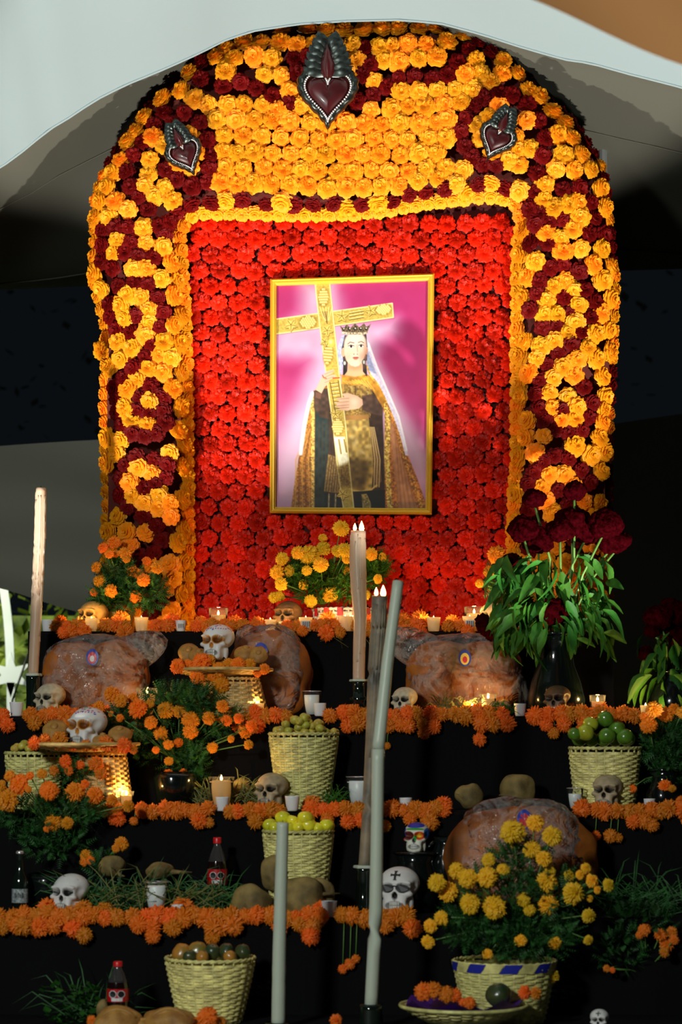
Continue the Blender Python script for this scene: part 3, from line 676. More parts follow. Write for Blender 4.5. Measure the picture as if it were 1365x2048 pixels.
# hair, neck, face
poly([(620, 480), (760, 478), (768, 560), (765, 650), (612, 650), (600, 570)], (30, 20, 20), 4)
poly([(612, 640), (640, 650), (636, 745), (610, 742)], (26, 18, 16), 4); poly([(738, 660), (762, 680), (768, 755), (740, 735)], (34, 22, 18), 4)
poly([(644, 640), (732, 640), (738, 720), (758, 742), (690, 756), (618, 744), (640, 715)], (222, 172, 128), 4); ell(690, 690, 50, 22, (182, 126, 86), .8, .6)
ell(611, 592, 14, 30, (222, 166, 130)); ell(762, 585, 9, 26, (210, 150, 116))
ell(688, 545, 74, 90, (226, 196, 176)); poly([(616, 545), (762, 545), (756, 610), (735, 660), (712, 684), (690, 690), (662, 682), (632, 650), (618, 605)], (230, 196, 172), 4)
ell(684, 510, 44, 34, (240, 220, 206), 1, .7); ell(642, 622, 22, 26, (236, 178, 150), 1, .6); ell(735, 622, 18, 24, (224, 160, 132), 1, .6); ell(754, 600, 10, 70, (196, 140, 110), 1, .6)
line([(640, 538), (655, 526), (680, 532)], 2.5, (120, 84, 64)); line([(708, 530), (728, 523), (744, 533)], 2.5, (120, 84, 64))
ell(661, 555, 19, 8, (246, 234, 226)); ell(727, 553, 16, 8, (246, 234, 226)); ell(662, 555, 8, 8, (34, 20, 16)); ell(727, 553, 7, 8, (34, 20, 16))
line([(643, 552), (660, 545), (680, 552)], 2, (60, 36, 28)); line([(711, 550), (727, 543), (742, 550)], 2, (60, 36, 28))
line([(700, 545), (704, 590), (696, 603), (684, 602)], 2.2, (186, 132, 104), 3, .8); ell(693, 598, 9, 8, (244, 216, 196), .8, .8); ell(680, 606, 4, 3, (120, 70, 50)); ell(703, 606, 4, 3, (120, 70, 50))
ell(692, 629, 20, 5, (184, 92, 78)); ell(692, 638, 15, 5, (206, 120, 100)); line([(674, 632), (710, 632)], 1.2, (110, 44, 36)); ell(690, 668, 16, 10, (240, 208, 186), 1, .7)
for x, y_ in ((620, 664), (746, 660)): ell(x, y_, 13, 18, (70, 66, 60)); ell(x, y_, 8, 12, (206, 200, 190))
# crown
poly([(588, 414), (612, 436), (632, 408), (655, 432), (686, 404), (716, 430), (744, 404), (762, 428), (790, 408), (772, 450), (762, 478), (608, 472)], (96, 78, 56), 3, .6, N4)
line([(608, 464), (686, 470), (762, 470)], 7, (176, 158, 130), 3, 1, .5)
for x in (612, 650, 686, 722, 758): ell(x, 440, 9, 12, (40, 30, 22)); ell(x + 2, 436, 4, 5, (220, 206, 180))
# cross
def cross_arm(pts):
    poly([(x + 4, y_ + 5) for x, y_ in pts], (50, 34, 10), 5, a=.8); poly(pts, (196, 166, 72), 3, .12, N3)
    p = list(pts) + [pts[0]]; line(p, 4, (238, 222, 150), 3)
cross_arm([(165, 362), (440, 332), (928, 278), (936, 370), (560, 414), (165, 462)])
VL = [(425, 120), (432, 200), (455, 400), (500, 740), (545, 1060), (575, 1340), (620, 1640)]; VR = [(518, 120), (528, 220), (548, 400), (585, 740), (630, 1080), (652, 1320), (688, 1640)]
cross_arm(VL + VR[::-1])
def grapes(cx, cy, rx, ry, rot=0):
    ell(cx, cy, rx * 1.12, ry * 1.12, (122, 88, 22), .3, .9, rot); c, s = math.cos(rot), math.sin(rot)
    for j in range(-3, 4):
        for i in range(-3, 4):
            u = (i + (.5 if j % 2 else 0)) / 3.2; v = j / 3.2
            if u * u + v * v < 1: x = cx + u * rx * c - v * ry * s; y_ = cy + u * rx * s + v * ry * c; ell(x, y_, 8.5, 8.5, (206, 176, 84), .3); ell(x - 2, y_ - 3, 4, 4, (250, 236, 170), .8)
def vleaf(cx, cy, r_, rot):
    p = []
    for k in range(20):
        a = 2 * PI * k / 20 + rot; q = r_ * (1 if k % 4 == 0 else .55 if k % 4 == 2 else .75); p.append((cx + q * math.cos(a), cy + q * math.sin(a)))
    poly([(x + 2, y_ + 4) for x, y_ in p], (96, 68, 18), 3); poly(p, (218, 188, 92), 3, .1)
    for k in range(5): a = 2 * PI * k / 5 + rot; line([(cx, cy), (cx + r_ * .75 * math.cos(a), cy + r_ * .75 * math.sin(a))], 1.6, (110, 80, 24), 2)
grapes(380, 388, 50, 40); grapes(480, 225, 30, 55); grapes(872, 318, 46, 32, -.1); grapes(512, 605, 28, 62, .1); grapes(578, 1085, 34, 50)
vleaf(268, 402, 46, .3); vleaf(600, 352, 44, 1); vleaf(505, 445, 42, .2); vleaf(788, 322, 40, .6); vleaf(562, 1000, 38, .9); vleaf(612, 1530, 42, .3); vleaf(490, 520, 34, 1.4)
ell(532, 530, 22, 30, (226, 190, 80), .2); ell(528, 522, 9, 12, (252, 236, 160), .8)
for y_ in (330, 350, 372): line([(650, y_ + 8), (740, y_ - 6)], 3, (112, 82, 22)); line([(650, y_ + 2), (740, y_ - 12)], 2, (250, 232, 160))
for k in range(5): line([(470 + 8 * k, 320), (505, 400)], 2, (120, 88, 26)); line([(455 + 20 * k, 290), (490 + 6 * k, 380)], 2, (246, 226, 150))
for k in range(8): yy = 800 + 24 * k; x = 512 + k * 4; line([(x + 16, yy), (x + 62, yy - 6)], 3, (110, 78, 22)); line([(x + 16, yy + 5), (x + 62, yy - 1)], 2, (250, 236, 170))
line([(525, 790), (560, 980)], 3, (110, 78, 22)); line([(578, 780), (612, 970)], 3, (110, 78, 22))
poly([(552, 1150), (625, 1150), (650, 1320), (590, 1370)], (246, 240, 206), 5, .06); line([(585, 1170), (600, 1260)], 5, (170, 136, 60)); line([(620, 1170), (636, 1250)], 5, (170, 136, 60))
poly([(572, 1350), (650, 1320), (665, 1480), (600, 1480)], (112, 84, 30), 18, .3)  # the bunch's shadow carried on, painted across the lower cross
# hands
SK = (226, 180, 150); SD = (170, 116, 88)
poly([(430, 838), (448, 800), (470, 752), (505, 715), (545, 704), (556, 716), (520, 742), (560, 738), (566, 752), (520, 772), (520, 790), (490, 822), (470, 862)], SK, 4)
for y_ in (722, 742, 760, 778): line([(492, y_ + 12), (548, y_ - 8)], 1.6, SD, 2, .8)
poly([(600, 866), (645, 862), (700, 880), (738, 905), (742, 940), (715, 966), (660, 972), (640, 980), (585, 972), (590, 962), (566, 950), (568, 938), (562, 925), (590, 918), (572, 906), (576, 894), (620, 888)], SK, 4)
for y_ in (904, 926, 948, 964): line([(572, y_ - 2), (650, y_ - 8)], 1.8, SD, 2, .9)
ell(690, 915, 26, 20, (240, 204, 178), 1, .7)
line([(476, 742), (484, 758), (500, 762)], 3, (222, 70, 36)); line([(545, 762), (586, 760)], 4, (222, 70, 36))
img = np.clip(img, 0, 1)
lin_ = np.where(img <= .04045, img / 12.92, ((img + .055) / 1.055) ** 2.4) * .72
pic = thing('framed_picture', 'gilt-framed picture of a crowned robed statue holding a golden cross', 'picture', quad_pt(.5, 1, YP))
base = pic.location
def fu(x): return (x - 130) / 1070.
def fv(y_, x): t = (x - 130) / 1070.; a = 125 - 30 * t; b_ = 1652 + 10 * t; return (y_ - a) / (b_ - a)
mb = MB(); vs = []
iu0, iu1, iv0, iv1 = .034, .966, .026, .978
for j in range(GH):
    for i in range(GW):
        p = quad_pt(iu0 + (iu1 - iu0) * i / (GW - 1), iv0 + (iv1 - iv0) * j / (GH - 1), YP + .012) - base; vs.append(tuple(p))
mb.add(vs, [(j * GW + i, (j + 1) * GW + i, (j + 1) * GW + i + 1, j * GW + i + 1) for j in range(GH - 1) for i in range(GW - 1)])
o = part('print', mb, M['print'], pic, smooth=False)
at = o.data.color_attributes.new('Col', 'FLOAT_COLOR', 'POINT'); buf = np.ones((len(lin_), 4), np.float32); buf[:, :3] = lin_; at.data.foreach_set('color', buf.ravel())
prof = [(0, .02), (0, -.012), (.010, -.020), (.018, -.016), (.024, -.017), (.030, -.006), (.036, -.004), (.038, .012)]
sides = [(0, 0, 1, 0), (1, 0, 1, 1), (1, 1, 0, 1), (0, 1, 0, 0)]
for (u0, v0, u1, v1) in sides:
    mb = MB(); V = []
    for (d, yy) in prof:
        for (u, v) in ((u0, v0), (u1, v1)):
            cu = u + (d if u == 0 else -d); cv = v + (d * .69 if v == 0 else -d * .69)
            V.append(tuple(quad_pt(cu, cv, YP + yy) - base))
    mb.add(V, [(2 * j, 2 * j + 1, 2 * j + 3, 2 * j + 2) for j in range(len(prof) - 1)]); part('frame_rail', mb, M['gold'], pic, smooth=False)
mb = MB(); a_ = quad_pt(0.02, .02, YP) - base; b_ = quad_pt(.98, .98, YP) - base; mb.box((a_.x, .022, b_.z), (b_.x, .055, a_.z)); part('backing', mb, M['board'], pic, smooth=False)
# ================================================================ things on the tiers
def floorpt(px, t, y, z=None): return Vector((XP(px, y), y, TZ[t] if z is None else z))

# ---------------------------------------------------------------- skulls
SV, SFc = ico(6) if False else (None, None)
def skull_grid(nu=132, nv=92):
    V = []
    for j in range(nv + 1):
        th = PI * j / nv
        for i in range(nu):
            a = 2 * PI * i / nu; a = a + .35 * math.sin(a + PI / 2) * 1.0 if False else a
            V.append((math.sin(th) * math.cos(a), math.sin(th) * math.sin(a), math.cos(th)))
    Fc = [(j * nu + i, (j + 1) * nu + i, (j + 1) * nu + (i + 1) % nu, j * nu + (i + 1) % nu) for j in range(nv) for i in range(nu)]
    return np.array(V), Fc
SKD, SKF = skull_grid()
def smin(a, b, k): h = np.clip(.5 + .5 * (b - a) / k, 0, 1); return b * (1 - h) + a * h - k * h * (1 - h)
def smax(a, b, k): return -smin(-a, -b, k)
def el(P, c, r): q = (P - np.array(c)) / np.array(r); n = np.sqrt((q ** 2).sum(1)); return (n - 1) * min(r)
def rbox(P, c, h, rr):
    q = np.abs(P - np.array(c)) - (np.array(h) - rr); return np.sqrt((np.maximum(q, 0) ** 2).sum(1)) + np.minimum(q.max(1), 0) - rr
def skull_d(P):
    d = el(P, (0, .08, .13), (.355, .45, .35))
    d = smin(d, el(P, (0, -.20, .05), (.28, .20, .22)), .10)
    d = smin(d, rbox(P, (0, -.20, -.18), (.215, .19, .20), .10), .08)
    for s in (-1, 1):
        d = smin(d, el(P, (s * .235, -.26, -.115), (.085, .12, .062)), .05)
        d = smin(d, el(P, (s * .15, -.345, .105), (.13, .055, .04)), .05)
        d = smin(d, el(P, (s * .235, -.02, -.28), (.045, .10, .16)), .05)
    d = smin(d, rbox(P, (0, -.22, -.365), (.195, .17, .105), .08), .05)
    d = smin(d, el(P, (0, -.36, -.44), (.09, .07, .05)), .05)
    for s in (-1, 1):
        d = smax(d, -el(P, (s * .40, -.17, .0), (.13, .16, .15)), .06)
        d = smax(d, -el(P, (s * .28, -.30, -.27), (.07, .13, .07)), .05)
        d = smax(d, -el(P, (s * .136, -.42, -.0), (.116, .20, .102)), .02)
    d = smax(d, -el(P, (0, -.43, -.155), (.048, .12, .075)), .02)
    d = smax(d, -rbox(P, (0, -.44, -.318), (.14, .05, .012), .008), .02)
    return d
def skull_shape():
    N_ = len(SKD); r = np.full(N_, .8); hit = np.zeros(N_, bool); c = np.array((0, -.08, -.06))
    lo = np.zeros(N_); rr = .80
    while rr > .05:
        P_ = c + SKD * rr; d = skull_d(P_); new = (~hit) & (d < 0); r[new] = rr; hit |= new; rr -= .008
        if hit.all(): break
    a = r.copy(); b = r + .008
    for _ in range(5):
        m_ = (a + b) / 2; d = skull_d(c + SKD * m_[:, None]); a = np.where(d < 0, m_, a); b = np.where(d < 0, b, m_)
    return c + SKD * a[:, None]
SKP = skull_shape(); SKP[:, 2] -= SKP[:, 2].min(); SKH = SKP[:, 2].max() - .03
SK0 = skull_shape()
SKR = SK0.copy(); SK0 = SK0 * np.array((1.14, .98, 1.0)); SK0[:, 2] = np.where(SK0[:, 2] > .08, .08 + (SK0[:, 2] - .08) * .92, SK0[:, 2])
def zf(z): return np.where(z < -.12, -.12 + (z + .12) * 1.14, z)
SK0[:, 2] = zf(SK0[:, 2])
SKOFF = -SK0[:, 2].min(); SKH = SK0[:, 2].max() + SKOFF
def ell_in(P, c, r): return np.sqrt((((P - np.array(c)) / np.array(r)) ** 2).sum(1))
SKULLS = {}
def paint_skull(scheme, seed=0):
    P = SKR; rs_ = np.random.RandomState(seed)
    sch = dict(white=((.78, .77, .74), (.010, .008, .008)), sugar=((.80, .80, .78), (.16, .045, .006)), bone=((.60, .52, .36), (.012, .008, .006)),
               ochre=((.62, .36, .10), (.03, .012, .004)), dark=((.11, .06, .028), (.008, .005, .004)), tan=((.46, .36, .22), (.008, .006, .004)), multi=((.75, .74, .62), (.02, .012, .03)))
    bc, sc_ = [np.array(c) for c in sch[scheme]]
    col = np.tile(bc, (len(P), 1)); n = np.array([noise.noise(Vector(p) * 9) for p in P]); col *= (1 + (.06 if scheme in ('white', 'sugar', 'multi') else .30) * n)[:, None]
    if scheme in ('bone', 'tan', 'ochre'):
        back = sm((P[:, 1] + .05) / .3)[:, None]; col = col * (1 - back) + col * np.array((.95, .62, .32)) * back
    front = P[:, 1] < -.05
    rim = np.minimum(ell_in(P, (-.132, -.32, 0), (.125, .3, .115)), ell_in(P, (.132, -.32, 0), (.125, .3, .115)))
    if scheme in ('sugar',): m_ = sm((1.22 - rim) / .2) * front; col = col * (1 - m_[:, None]) + np.array((.62, .26, .03)) * m_[:, None]
    s_ = np.minimum(ell_in(P, (-.136, -.34, 0), (.114, .3, .101)), ell_in(P, (.136, -.34, 0), (.114, .3, .101)))
    m_ = sm((1.03 - s_) / .10) * front; col = col * (1 - m_[:, None]) + sc_ * m_[:, None]
    m_ = sm((1.1 - ell_in(P, (0, -.34, -.155), (.05, .25, .077))) / .14) * front
    nc = np.array((.55, .22, .02)) if scheme == 'sugar' else sc_; col = col * (1 - m_[:, None]) + nc * m_[:, None]
    m_ = sm((1 - ell_in(P, (0, -.36, -.325), (.185, .25, .090))) / .18) * front; mc = np.array((.05, .05, .045)) if scheme != 'dark' else sc_; col = col * (1 - m_[:, None] * .85) + mc * m_[:, None] * .85
    if scheme in ('sugar',):      # painted petals over the brow and crown
        pal = [(.70, .02, .22), (.05, .03, .5), (.75, .10, .25), (.10, .28, .10), (.35, .03, .35)]
        for k in range(34):
            a = rs_.uniform(-2.4, 2.4); e = rs_.uniform(.30, 1.25); cpt = np.array((.36 * math.sin(a) * math.cos(e), .08 - .45 * math.cos(a) * math.cos(e), .13 + .36 * math.sin(e)))
            m_ = sm((1 - ell_in(P, cpt, (.030, .05, .022))) / .3); c_ = np.array(pal[rs_.randint(5)]); col = col * (1 - m_[:, None]) + c_ * m_[:, None]
        for k in range(11):
            a = -1.0 + .2 * k; cpt = np.array((.30 * math.sin(a), .05 - .42 * math.cos(a) * .9, .33)); m_ = sm((1 - ell_in(P, cpt, (.017, .06, .04))) / .3); col = col * (1 - m_[:, None]) + np.array((.7, .02, .10) if k % 2 else (.05, .02, .4)) * m_[:, None]
    if scheme == 'multi':
        bands = [((0, -.3, .38), (.34, .45, .13), (.01, .03, .42)), ((0, -.34, .22), (.30, .35, .045), (.03, .35, .04)), ((.15, -.4, .0), (.17, .3, .15), (.7, .06, .01)), ((-.17, -.4, .0), (.18, .3, .16), (.12, .015, .01)),
                 ((.13, -.4, .0), (.085, .3, .07), (.75, .55, .02)), ((.03, -.4, -.08), (.05, .3, .10), (.03, .40, .05)), ((-.33, -.1, .1), (.12, .3, .2), (.02, .06, .5)), ((.33, -.1, .1), (.10, .3, .2), (.01, .12, .5)), ((-.28, -.1, -.12), (.09, .3, .08), (.6, .05, .01))]
        for c_, r_, cc in bands: m_ = sm((1 - ell_in(P, c_, r_)) / .15) * (P[:, 1] < .15); col = col * (1 - m_[:, None]) + np.array(cc) * m_[:, None]
    return np.clip(col, 0, 1)
def skull_cross(parent, H, label='black cross painted on the brow'):
    pts = SK0
    def surf(x, z):
        i = np.argmin((pts[:, 0] - x) ** 2 + (pts[:, 2] - z) ** 2 + np.where(pts[:, 1] > 0, 9, 0)); return pts[i, 1]
    mb = MB()
    for (x0, x1, z0, z1) in ((-.022, .022, .16, .345), (-.085, .085, .245, .282), (-.035, .035, .33, .35), (-.035, .035, .155, .175), (-.1, -.075, .235, .292), (.075, .1, .235, .292)):
        n = 5; V = []
        for j in range(n):
            for i in range(n):
                x = x0 + (x1 - x0) * i / (n - 1); z = z0 + (z1 - z0) * j / (n - 1); V.append((x * H, (surf(x, z) - .012) * H, (z + SKOFF) * H))
        mb.add(V, [(j * n + i, j * n + i + 1, (j + 1) * n + i + 1, (j + 1) * n + i) for j in range(n - 1) for i in range(n - 1)])
    part('brow_cross', mb, M['ink'], parent, label=label)
def make_skull(px, t, y, hpx, yaw, scheme, label, z=None, seed=0, pitch=-5, teeth='ink', cross=False, shades=False, dx=0):
    H = S(hpx, y) / SKH
    o = thing('skull', label, 'skull', floorpt(px, t, y, z) + Vector((0, 0, -.001)), (math.radians(pitch), 0, math.radians(yaw)), 'clay skulls on the altar')
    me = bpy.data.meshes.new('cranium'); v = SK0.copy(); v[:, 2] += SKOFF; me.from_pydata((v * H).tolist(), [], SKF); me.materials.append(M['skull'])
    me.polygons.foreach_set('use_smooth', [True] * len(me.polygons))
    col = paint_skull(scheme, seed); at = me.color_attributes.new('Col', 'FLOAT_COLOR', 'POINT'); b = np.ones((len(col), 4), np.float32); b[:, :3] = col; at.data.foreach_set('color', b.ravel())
    link('cranium', me, o)
    mb = MB()
    for row, (zz, hh) in enumerate(((-.312, .033), (-.386, .031))):
        for k in range(-4, 5):
            x = k * .040; y_ = -.408 + .075 * (abs(k) / 4.) ** 2
            M4 = Matrix.Translation((x * H, y_ * H, (zz + SKOFF) * H)) @ Matrix.Rotation(k * .12, 4, 'Z')
            mb.box((-.0165 * H, -.010 * H, -hh * H), (.0165 * H, .04 * H, hh * H), mtx=M4)
    part('teeth', mb, M['tooth_' + ('w' if scheme in ('white', 'sugar', 'multi') else 'b')], o, smooth=False)
    if cross: skull_cross(o, H)
    if shades:
        mb = MB()
        for s in (-1, 1):
            prof = [(0, 0), (.6, .0), (1, .0)]
            V = []; n = 20
            for i in range(n): a = 2 * PI * i / n; V.append((s * .155 + .135 * math.cos(a) * (1), -.42 + .02 * math.cos(a) ** 2, .005 + .085 * math.sin(a) * (1 if math.sin(a) < 0 else .75)))
            V2 = [(x, yy + .012, z_) for x, yy, z_ in V]
            VV = [(x * H, yy * H, (z_ + SKOFF) * H) for x, yy, z_ in V + V2]
            mb.add(VV, [tuple(range(n)), tuple(range(2 * n - 1, n - 1, -1))] + [(i, (i + 1) % n, (i + 1) % n + n, i + n) for i in range(n)])
        mb.tube([(-.05 * H, -.427 * H, (.03 + SKOFF) * H), (0, -.434 * H, (.04 + SKOFF) * H), (.05 * H, -.427 * H, (.03 + SKOFF) * H)], .006 * H * 1.5, 5)
        part('sunglasses', mb, M['ink'], o, smooth=False, label='dark painted sunglasses')
    return o
M['tooth_w'] = mat('painted_teeth', (.62, .62, .56), .4)
M['tooth_b'] = mat('bone_teeth', (.36, .33, .25), .4)

# ---------------------------------------------------------------- baskets, plates
def weave(mb, rfn, z0, z1, n=26, rowh=.0085, amp=.0040, th=.0023, seed=0, sx=1.0):
    z = z0; k = 0; N_ = n * 4
    while z < z1 - rowh * .4:
        V = []
        for (dr, dz) in ((th, -rowh * .46), (th, rowh * .46), (-th, rowh * .46), (-th, -rowh * .46)):
            for i in range(N_):
                a = 2 * PI * i / N_; rr = rfn(z) + amp * math.sin(a * n / 2 * 1 + PI * k) + dr; jz = .0012 * noise.noise(Vector((a * 3, z * 80, seed)))
                V.append((rr * math.cos(a) * sx, rr * math.sin(a), z + dz + jz))
        mb.add(V, [(q * N_ + i, q * N_ + (i + 1) % N_, ((q + 1) % 4) * N_ + (i + 1) % N_, ((q + 1) % 4) * N_ + i) for q in range(4) for i in range(N_)])
        z += rowh; k += 1
def basket(px, t, y, topw, botw, hpx, label, m='wicker', z=None, trim=None, cat='basket', nm='wicker_basket'):
    o = thing(nm, label, cat, floorpt(px, t, y, z)); h = S(hpx, y); rt, rb = S(topw / 2, y), S(botw / 2, y)
    rf = lambda zz: rb + (rt - rb) * (zz / h) ** .85 if zz > 0 else rb
    n = 26; mb = MB(); weave(mb, rf, .006, h - .006, n, seed=px); part('weave', mb, M[m], o, kind='stuff', smooth=False)
    mb = MB()
    for i in range(n):
        a = 2 * PI * (i + .0) / n; mb.tube([(rf(zz) * math.cos(a), rf(zz) * math.sin(a), zz) for zz in lin(.002, h - .004, 5)], .0032, 5)
    part('stakes', mb, M[m], o, kind='stuff')
    mb = MB(); N_ = 72
    for ph in (0, PI): mb.tube([((rt + .002 * math.cos(18 * a + ph)) * math.cos(a), (rt + .002 * math.cos(18 * a + ph)) * math.sin(a), h + .003 * math.sin(18 * a + ph)) for a in [2 * PI * i / N_ for i in range(N_ + 1)]], .0042, 5)
    part('rim', mb, M[m], o)
    mb = MB(); mb.lathe([(0, 0), (rb - .004, 0), (rb - .004, .006), (0, .006)], 32); part('bottom', mb, M[m], o)
    if trim:
        for i in range(18):
            a0 = 2 * PI * i / 18; V = []
            for (zz) in (h - S(16, y), h + .003):
                for k in range(4):
                    a = a0 + (k / 3) * 2 * PI / 18 * .95 + (.12 if zz > h - .01 else 0); V.append(((rf(min(zz, h)) + .0075) * math.cos(a), (rf(min(zz, h)) + .0075) * math.sin(a), zz))
            mb = MB(); mb.add(V, [(k, k + 1, 5 + k, 4 + k) for k in range(3)]); part('trim_strip', mb, M['blue' if i % 2 else 'wicker'], o, label='blue binding strip' if i % 2 else None)
    return o, rt, h
def plate(px, z, y, wpx, label, m='wickerw', rise=.022):
    o = thing('wicker_plate', label, 'plate', Vector((XP(px, y), y, z))); R0 = S(wpx / 2, y)
    mb = MB(); k = 0; rr = .03
    while rr < R0:
        zf = rise * (rr / R0) ** 3 + .003; N_ = 96
        mb.tube([((rr) * math.cos(a), rr * math.sin(a), zf + .002 * math.sin(a * 15 + PI * k)) for a in [2 * PI * i / N_ for i in range(N_ + 1)]], .0042, 4); rr += .0078; k += 1
    part('coils', mb, M[m], o, kind='stuff')
    mb = MB(); mb.lathe([(0, .0), (R0 * .6, .002), (R0, rise), (R0, rise + .004), (R0 * .6, .005), (0, .004)], 40); part('base_disc', mb, M[m], o)
    mb = MB(); mb.tube([((R0 + .003) * math.cos(a), (R0 + .003) * math.sin(a), rise + .004) for a in [2 * PI * i / 60 for i in range(61)]], .006, 6); part('rim', mb, M[m], o)
    return o, R0
def fruit(name, label, group, loc, r, m, seed, sq=(1, 1, .92), amp=.05, n=3, cat='fruit', stem=True, rot=0):
    o = thing(name, label, cat, loc, (R.uniform(-.5, .5), R.uniform(-.5, .5), rot or R.uniform(0, 6)), group)
    mb = MB(); blob(mb, (0, 0, 0), (r * sq[0], r * sq[1], r * sq[2]), amp, 1.2, seed, n, fn=lambda p: 1 - .10 * max(0, p.z) ** 8 - .04 * max(0, -p.z) ** 8); part('flesh', mb, M[m], o)
    if stem:
        mb = MB(); mb.tube([(0, 0, r * sq[2] * .86), (0, 0, r * sq[2] * .97)], r * .07, 5); part('stem_scar', mb, M['dry'], o)
    return o

# ---------------------------------------------------------------- candles
def flame_at(parent, loc, h=.022, k=1.0):
    mb = MB(); mb.lathe([(0.0001, 0), (h * .17, h * .12), (h * .23, h * .32), (h * .17, h * .6), (h * .07, h * .85), (.0002, h)], 10, cap=False)
    part('flame', mb, M['flame'], parent, loc)
    mb = MB(); mb.tube([Vector((0, 0, -.006)), Vector((.0005, 0, h * .22))], .0009, 4); part('wick', mb, M['wick'], parent, loc)
def votive(kind, px, t, y, label, lit=False, z=None, fill=None, group=None, top=None, hpx=None):
    p = floorpt(px, t, y, z)
    if kind == 'glass':
        hp = hpx or 44; h = S(hp, y); rt, rb = S(hp * .39, y), S(hp * .28, y); f = fill if fill else .78
        o = thing('votive_candle', label, 'candle', p, group=group)
        mb = MB(); mb.lathe([(0, 0), (rb, 0), (rb + (rt - rb) * .5, h * .5), (rt, h), (rt * .95, h), (rb + (rt - rb) * .5 - .0015, h * .5), (rb * .92, .006), (0, .006)], 28, cap=False); gp_ = part('glass', mb, M['glass'], o)
        r1 = rb + (rt - rb) * f - .0022
        mb = MB(); mb.lathe([(0, .0062), (rb * .88, .0065), (r1, h * f - .003), (r1 * .93, h * f), (0, h * f - (.003 if lit else 0))], 28, cap=False); wx_ = part('wax', mb, M['waxl' if lit else 'cup'], o)
        mb = MB(); mb.tube([(rt * math.cos(a), rt * math.sin(a), h) for a in [2 * PI * i / 28 for i in range(29)]], .0013, 5); part('glass_rim', mb, M['silver'] if not lit else M['glass'], gp_)
        zt = h * f
    else:
        hp = hpx or 24; h = S(hp, y); r_ = S(hp * .5, y)
        o = thing('tealight_cup', label, 'candle', p, group=group)
        mb = MB(); mb.lathe([(0, 0), (r_ * .72, 0), (r_ * .80, h * .1), (r_ * .98, h * .92), (r_, h), (r_ * .92, h), (r_ * .90, h * .8), (0, h * .78)], 24, cap=False); wx_ = part('cup', mb, M['cupl' if lit else 'plastic'], o)
        mb = MB(); mb.tube([(0, 0, h * .78), (0, 0, h * .98)], .0008, 4); part('wick', mb, M['wick'], wx_); zt = h * .8
        if kind == 'barcode':
            mb = MB(); w_ = r_ * .55; n = 9
            mb.box((-w_, -r_ * .99, h * .25), (w_, -r_ * .6, h * .72)); lb_ = part('label', mb, M['white'], o, smooth=False)
            for k in range(7):
                x = -w_ * .78 + k * w_ * .26; mb = MB(); mb.box((x, -r_ * 1.02, h * .3), (x + w_ * (.10 if k % 2 else .17), -r_ * .98, h * .67)); part('barcode_bar', mb, M['ink'], lb_, smooth=False)
    if lit:
        flame_at(wx_, (0, 0, zt), .017 if kind != 'glass' else .019)
        l = point('candle_flame_light', p + Vector((0, 0, zt + .022)), 1.3 if kind != 'glass' else 1.5, (1, .55, .16), .006)
        l.parent = o; l.location = (0, 0, zt + .012)
    elif kind == 'glass':
        mb = MB(); mb.tube([(0, 0, zt - .002), (.001, 0, zt + .007)], .0009, 4); part('wick', mb, M['wick'], wx_)
    return o
def taper(name, label, pts, rads, m, lit=0, holder=None, drips=0, seed=0, cat='candle', joint=None, hb=None):
    """pts: world points from foot to tip"""
    o = thing(name, label, cat, pts[0]); b0 = Vector(pts[0]); P_ = [Vector(p) - b0 for p in pts]
    def dense(P_, rads, n=40):
        out = []; rr = []
        for i in range(n + 1):
            t = i / n * (len(P_) - 1); k = min(int(t), len(P_) - 2); f = t - k
            a, b = P_[k], P_[k + 1]; out.append(a.lerp(b, f)); r_ = rads[k] * (1 - f) + rads[k + 1] * f
            rr.append(r_ * (1 + .025 * noise.noise(Vector((t * 6, seed, 0)))))
        return out, rr
    A = [joint] if joint else [len(P_) - 1]
    if joint:
        for (s0, s1, nm) in ((0, joint, 'lower_section'), (joint, len(P_) - 1, 'upper_section')):
            d, rr = dense(P_[s0:s1 + 1], rads[s0:s1 + 1], 20); mb = MB(); mb.tube(d, rr, 18, cap=True); sh_ = part(nm, mb, M[m], o)
    else:
        d, rr = dense(P_, rads); mb = MB(); mb.tube(d, rr, 20)
        sh_ = part('wax_shaft', mb, M[m], o)
    if drips:
        r = random.Random(seed); mb = MB()
        for k in range(drips):
            a = r.uniform(PI, 2 * PI) if r.random() < .75 else r.uniform(0, PI); i0 = len(d) - 2 - int(r.uniform(0, 3)); ln = int(r.uniform(8, 34)); pp = []; rr2 = []
            for i in range(i0, max(1, i0 - ln), -1):
                u = Vector((math.cos(a), math.sin(a), 0)); pp.append(d[i] + u * rr[i] * .93 + Vector((0, 0, 0))); rr2.append(.0028 + .002 * abs(noise.noise(Vector((i * .7, k, seed)))))
            if len(pp) > 2: rr2[-1] *= 1.5; mb.tube(pp, rr2, 6)
        part('wax_drips', mb, M[m], sh_)
    tip = P_[-1]
    if lit:
        for k in range(lit):
            off = Vector(((k - (lit - 1) / 2) * rads[-1] * .9, -.002, -.004 * k)); flame_at(sh_, tip + off, .040 if k == lit - 1 else .028)
            l = point('candle_flame_light', (0, 0, 0), .55, (1, .52, .14), .007); l.parent = o; l.location = tip + off + Vector((0, -.004, .016))
    else:
        mb = MB(); mb.tube([tip, tip + Vector((0, 0, .008))], .0012, 4); part('wick', mb, M['wick'], sh_)
    return o
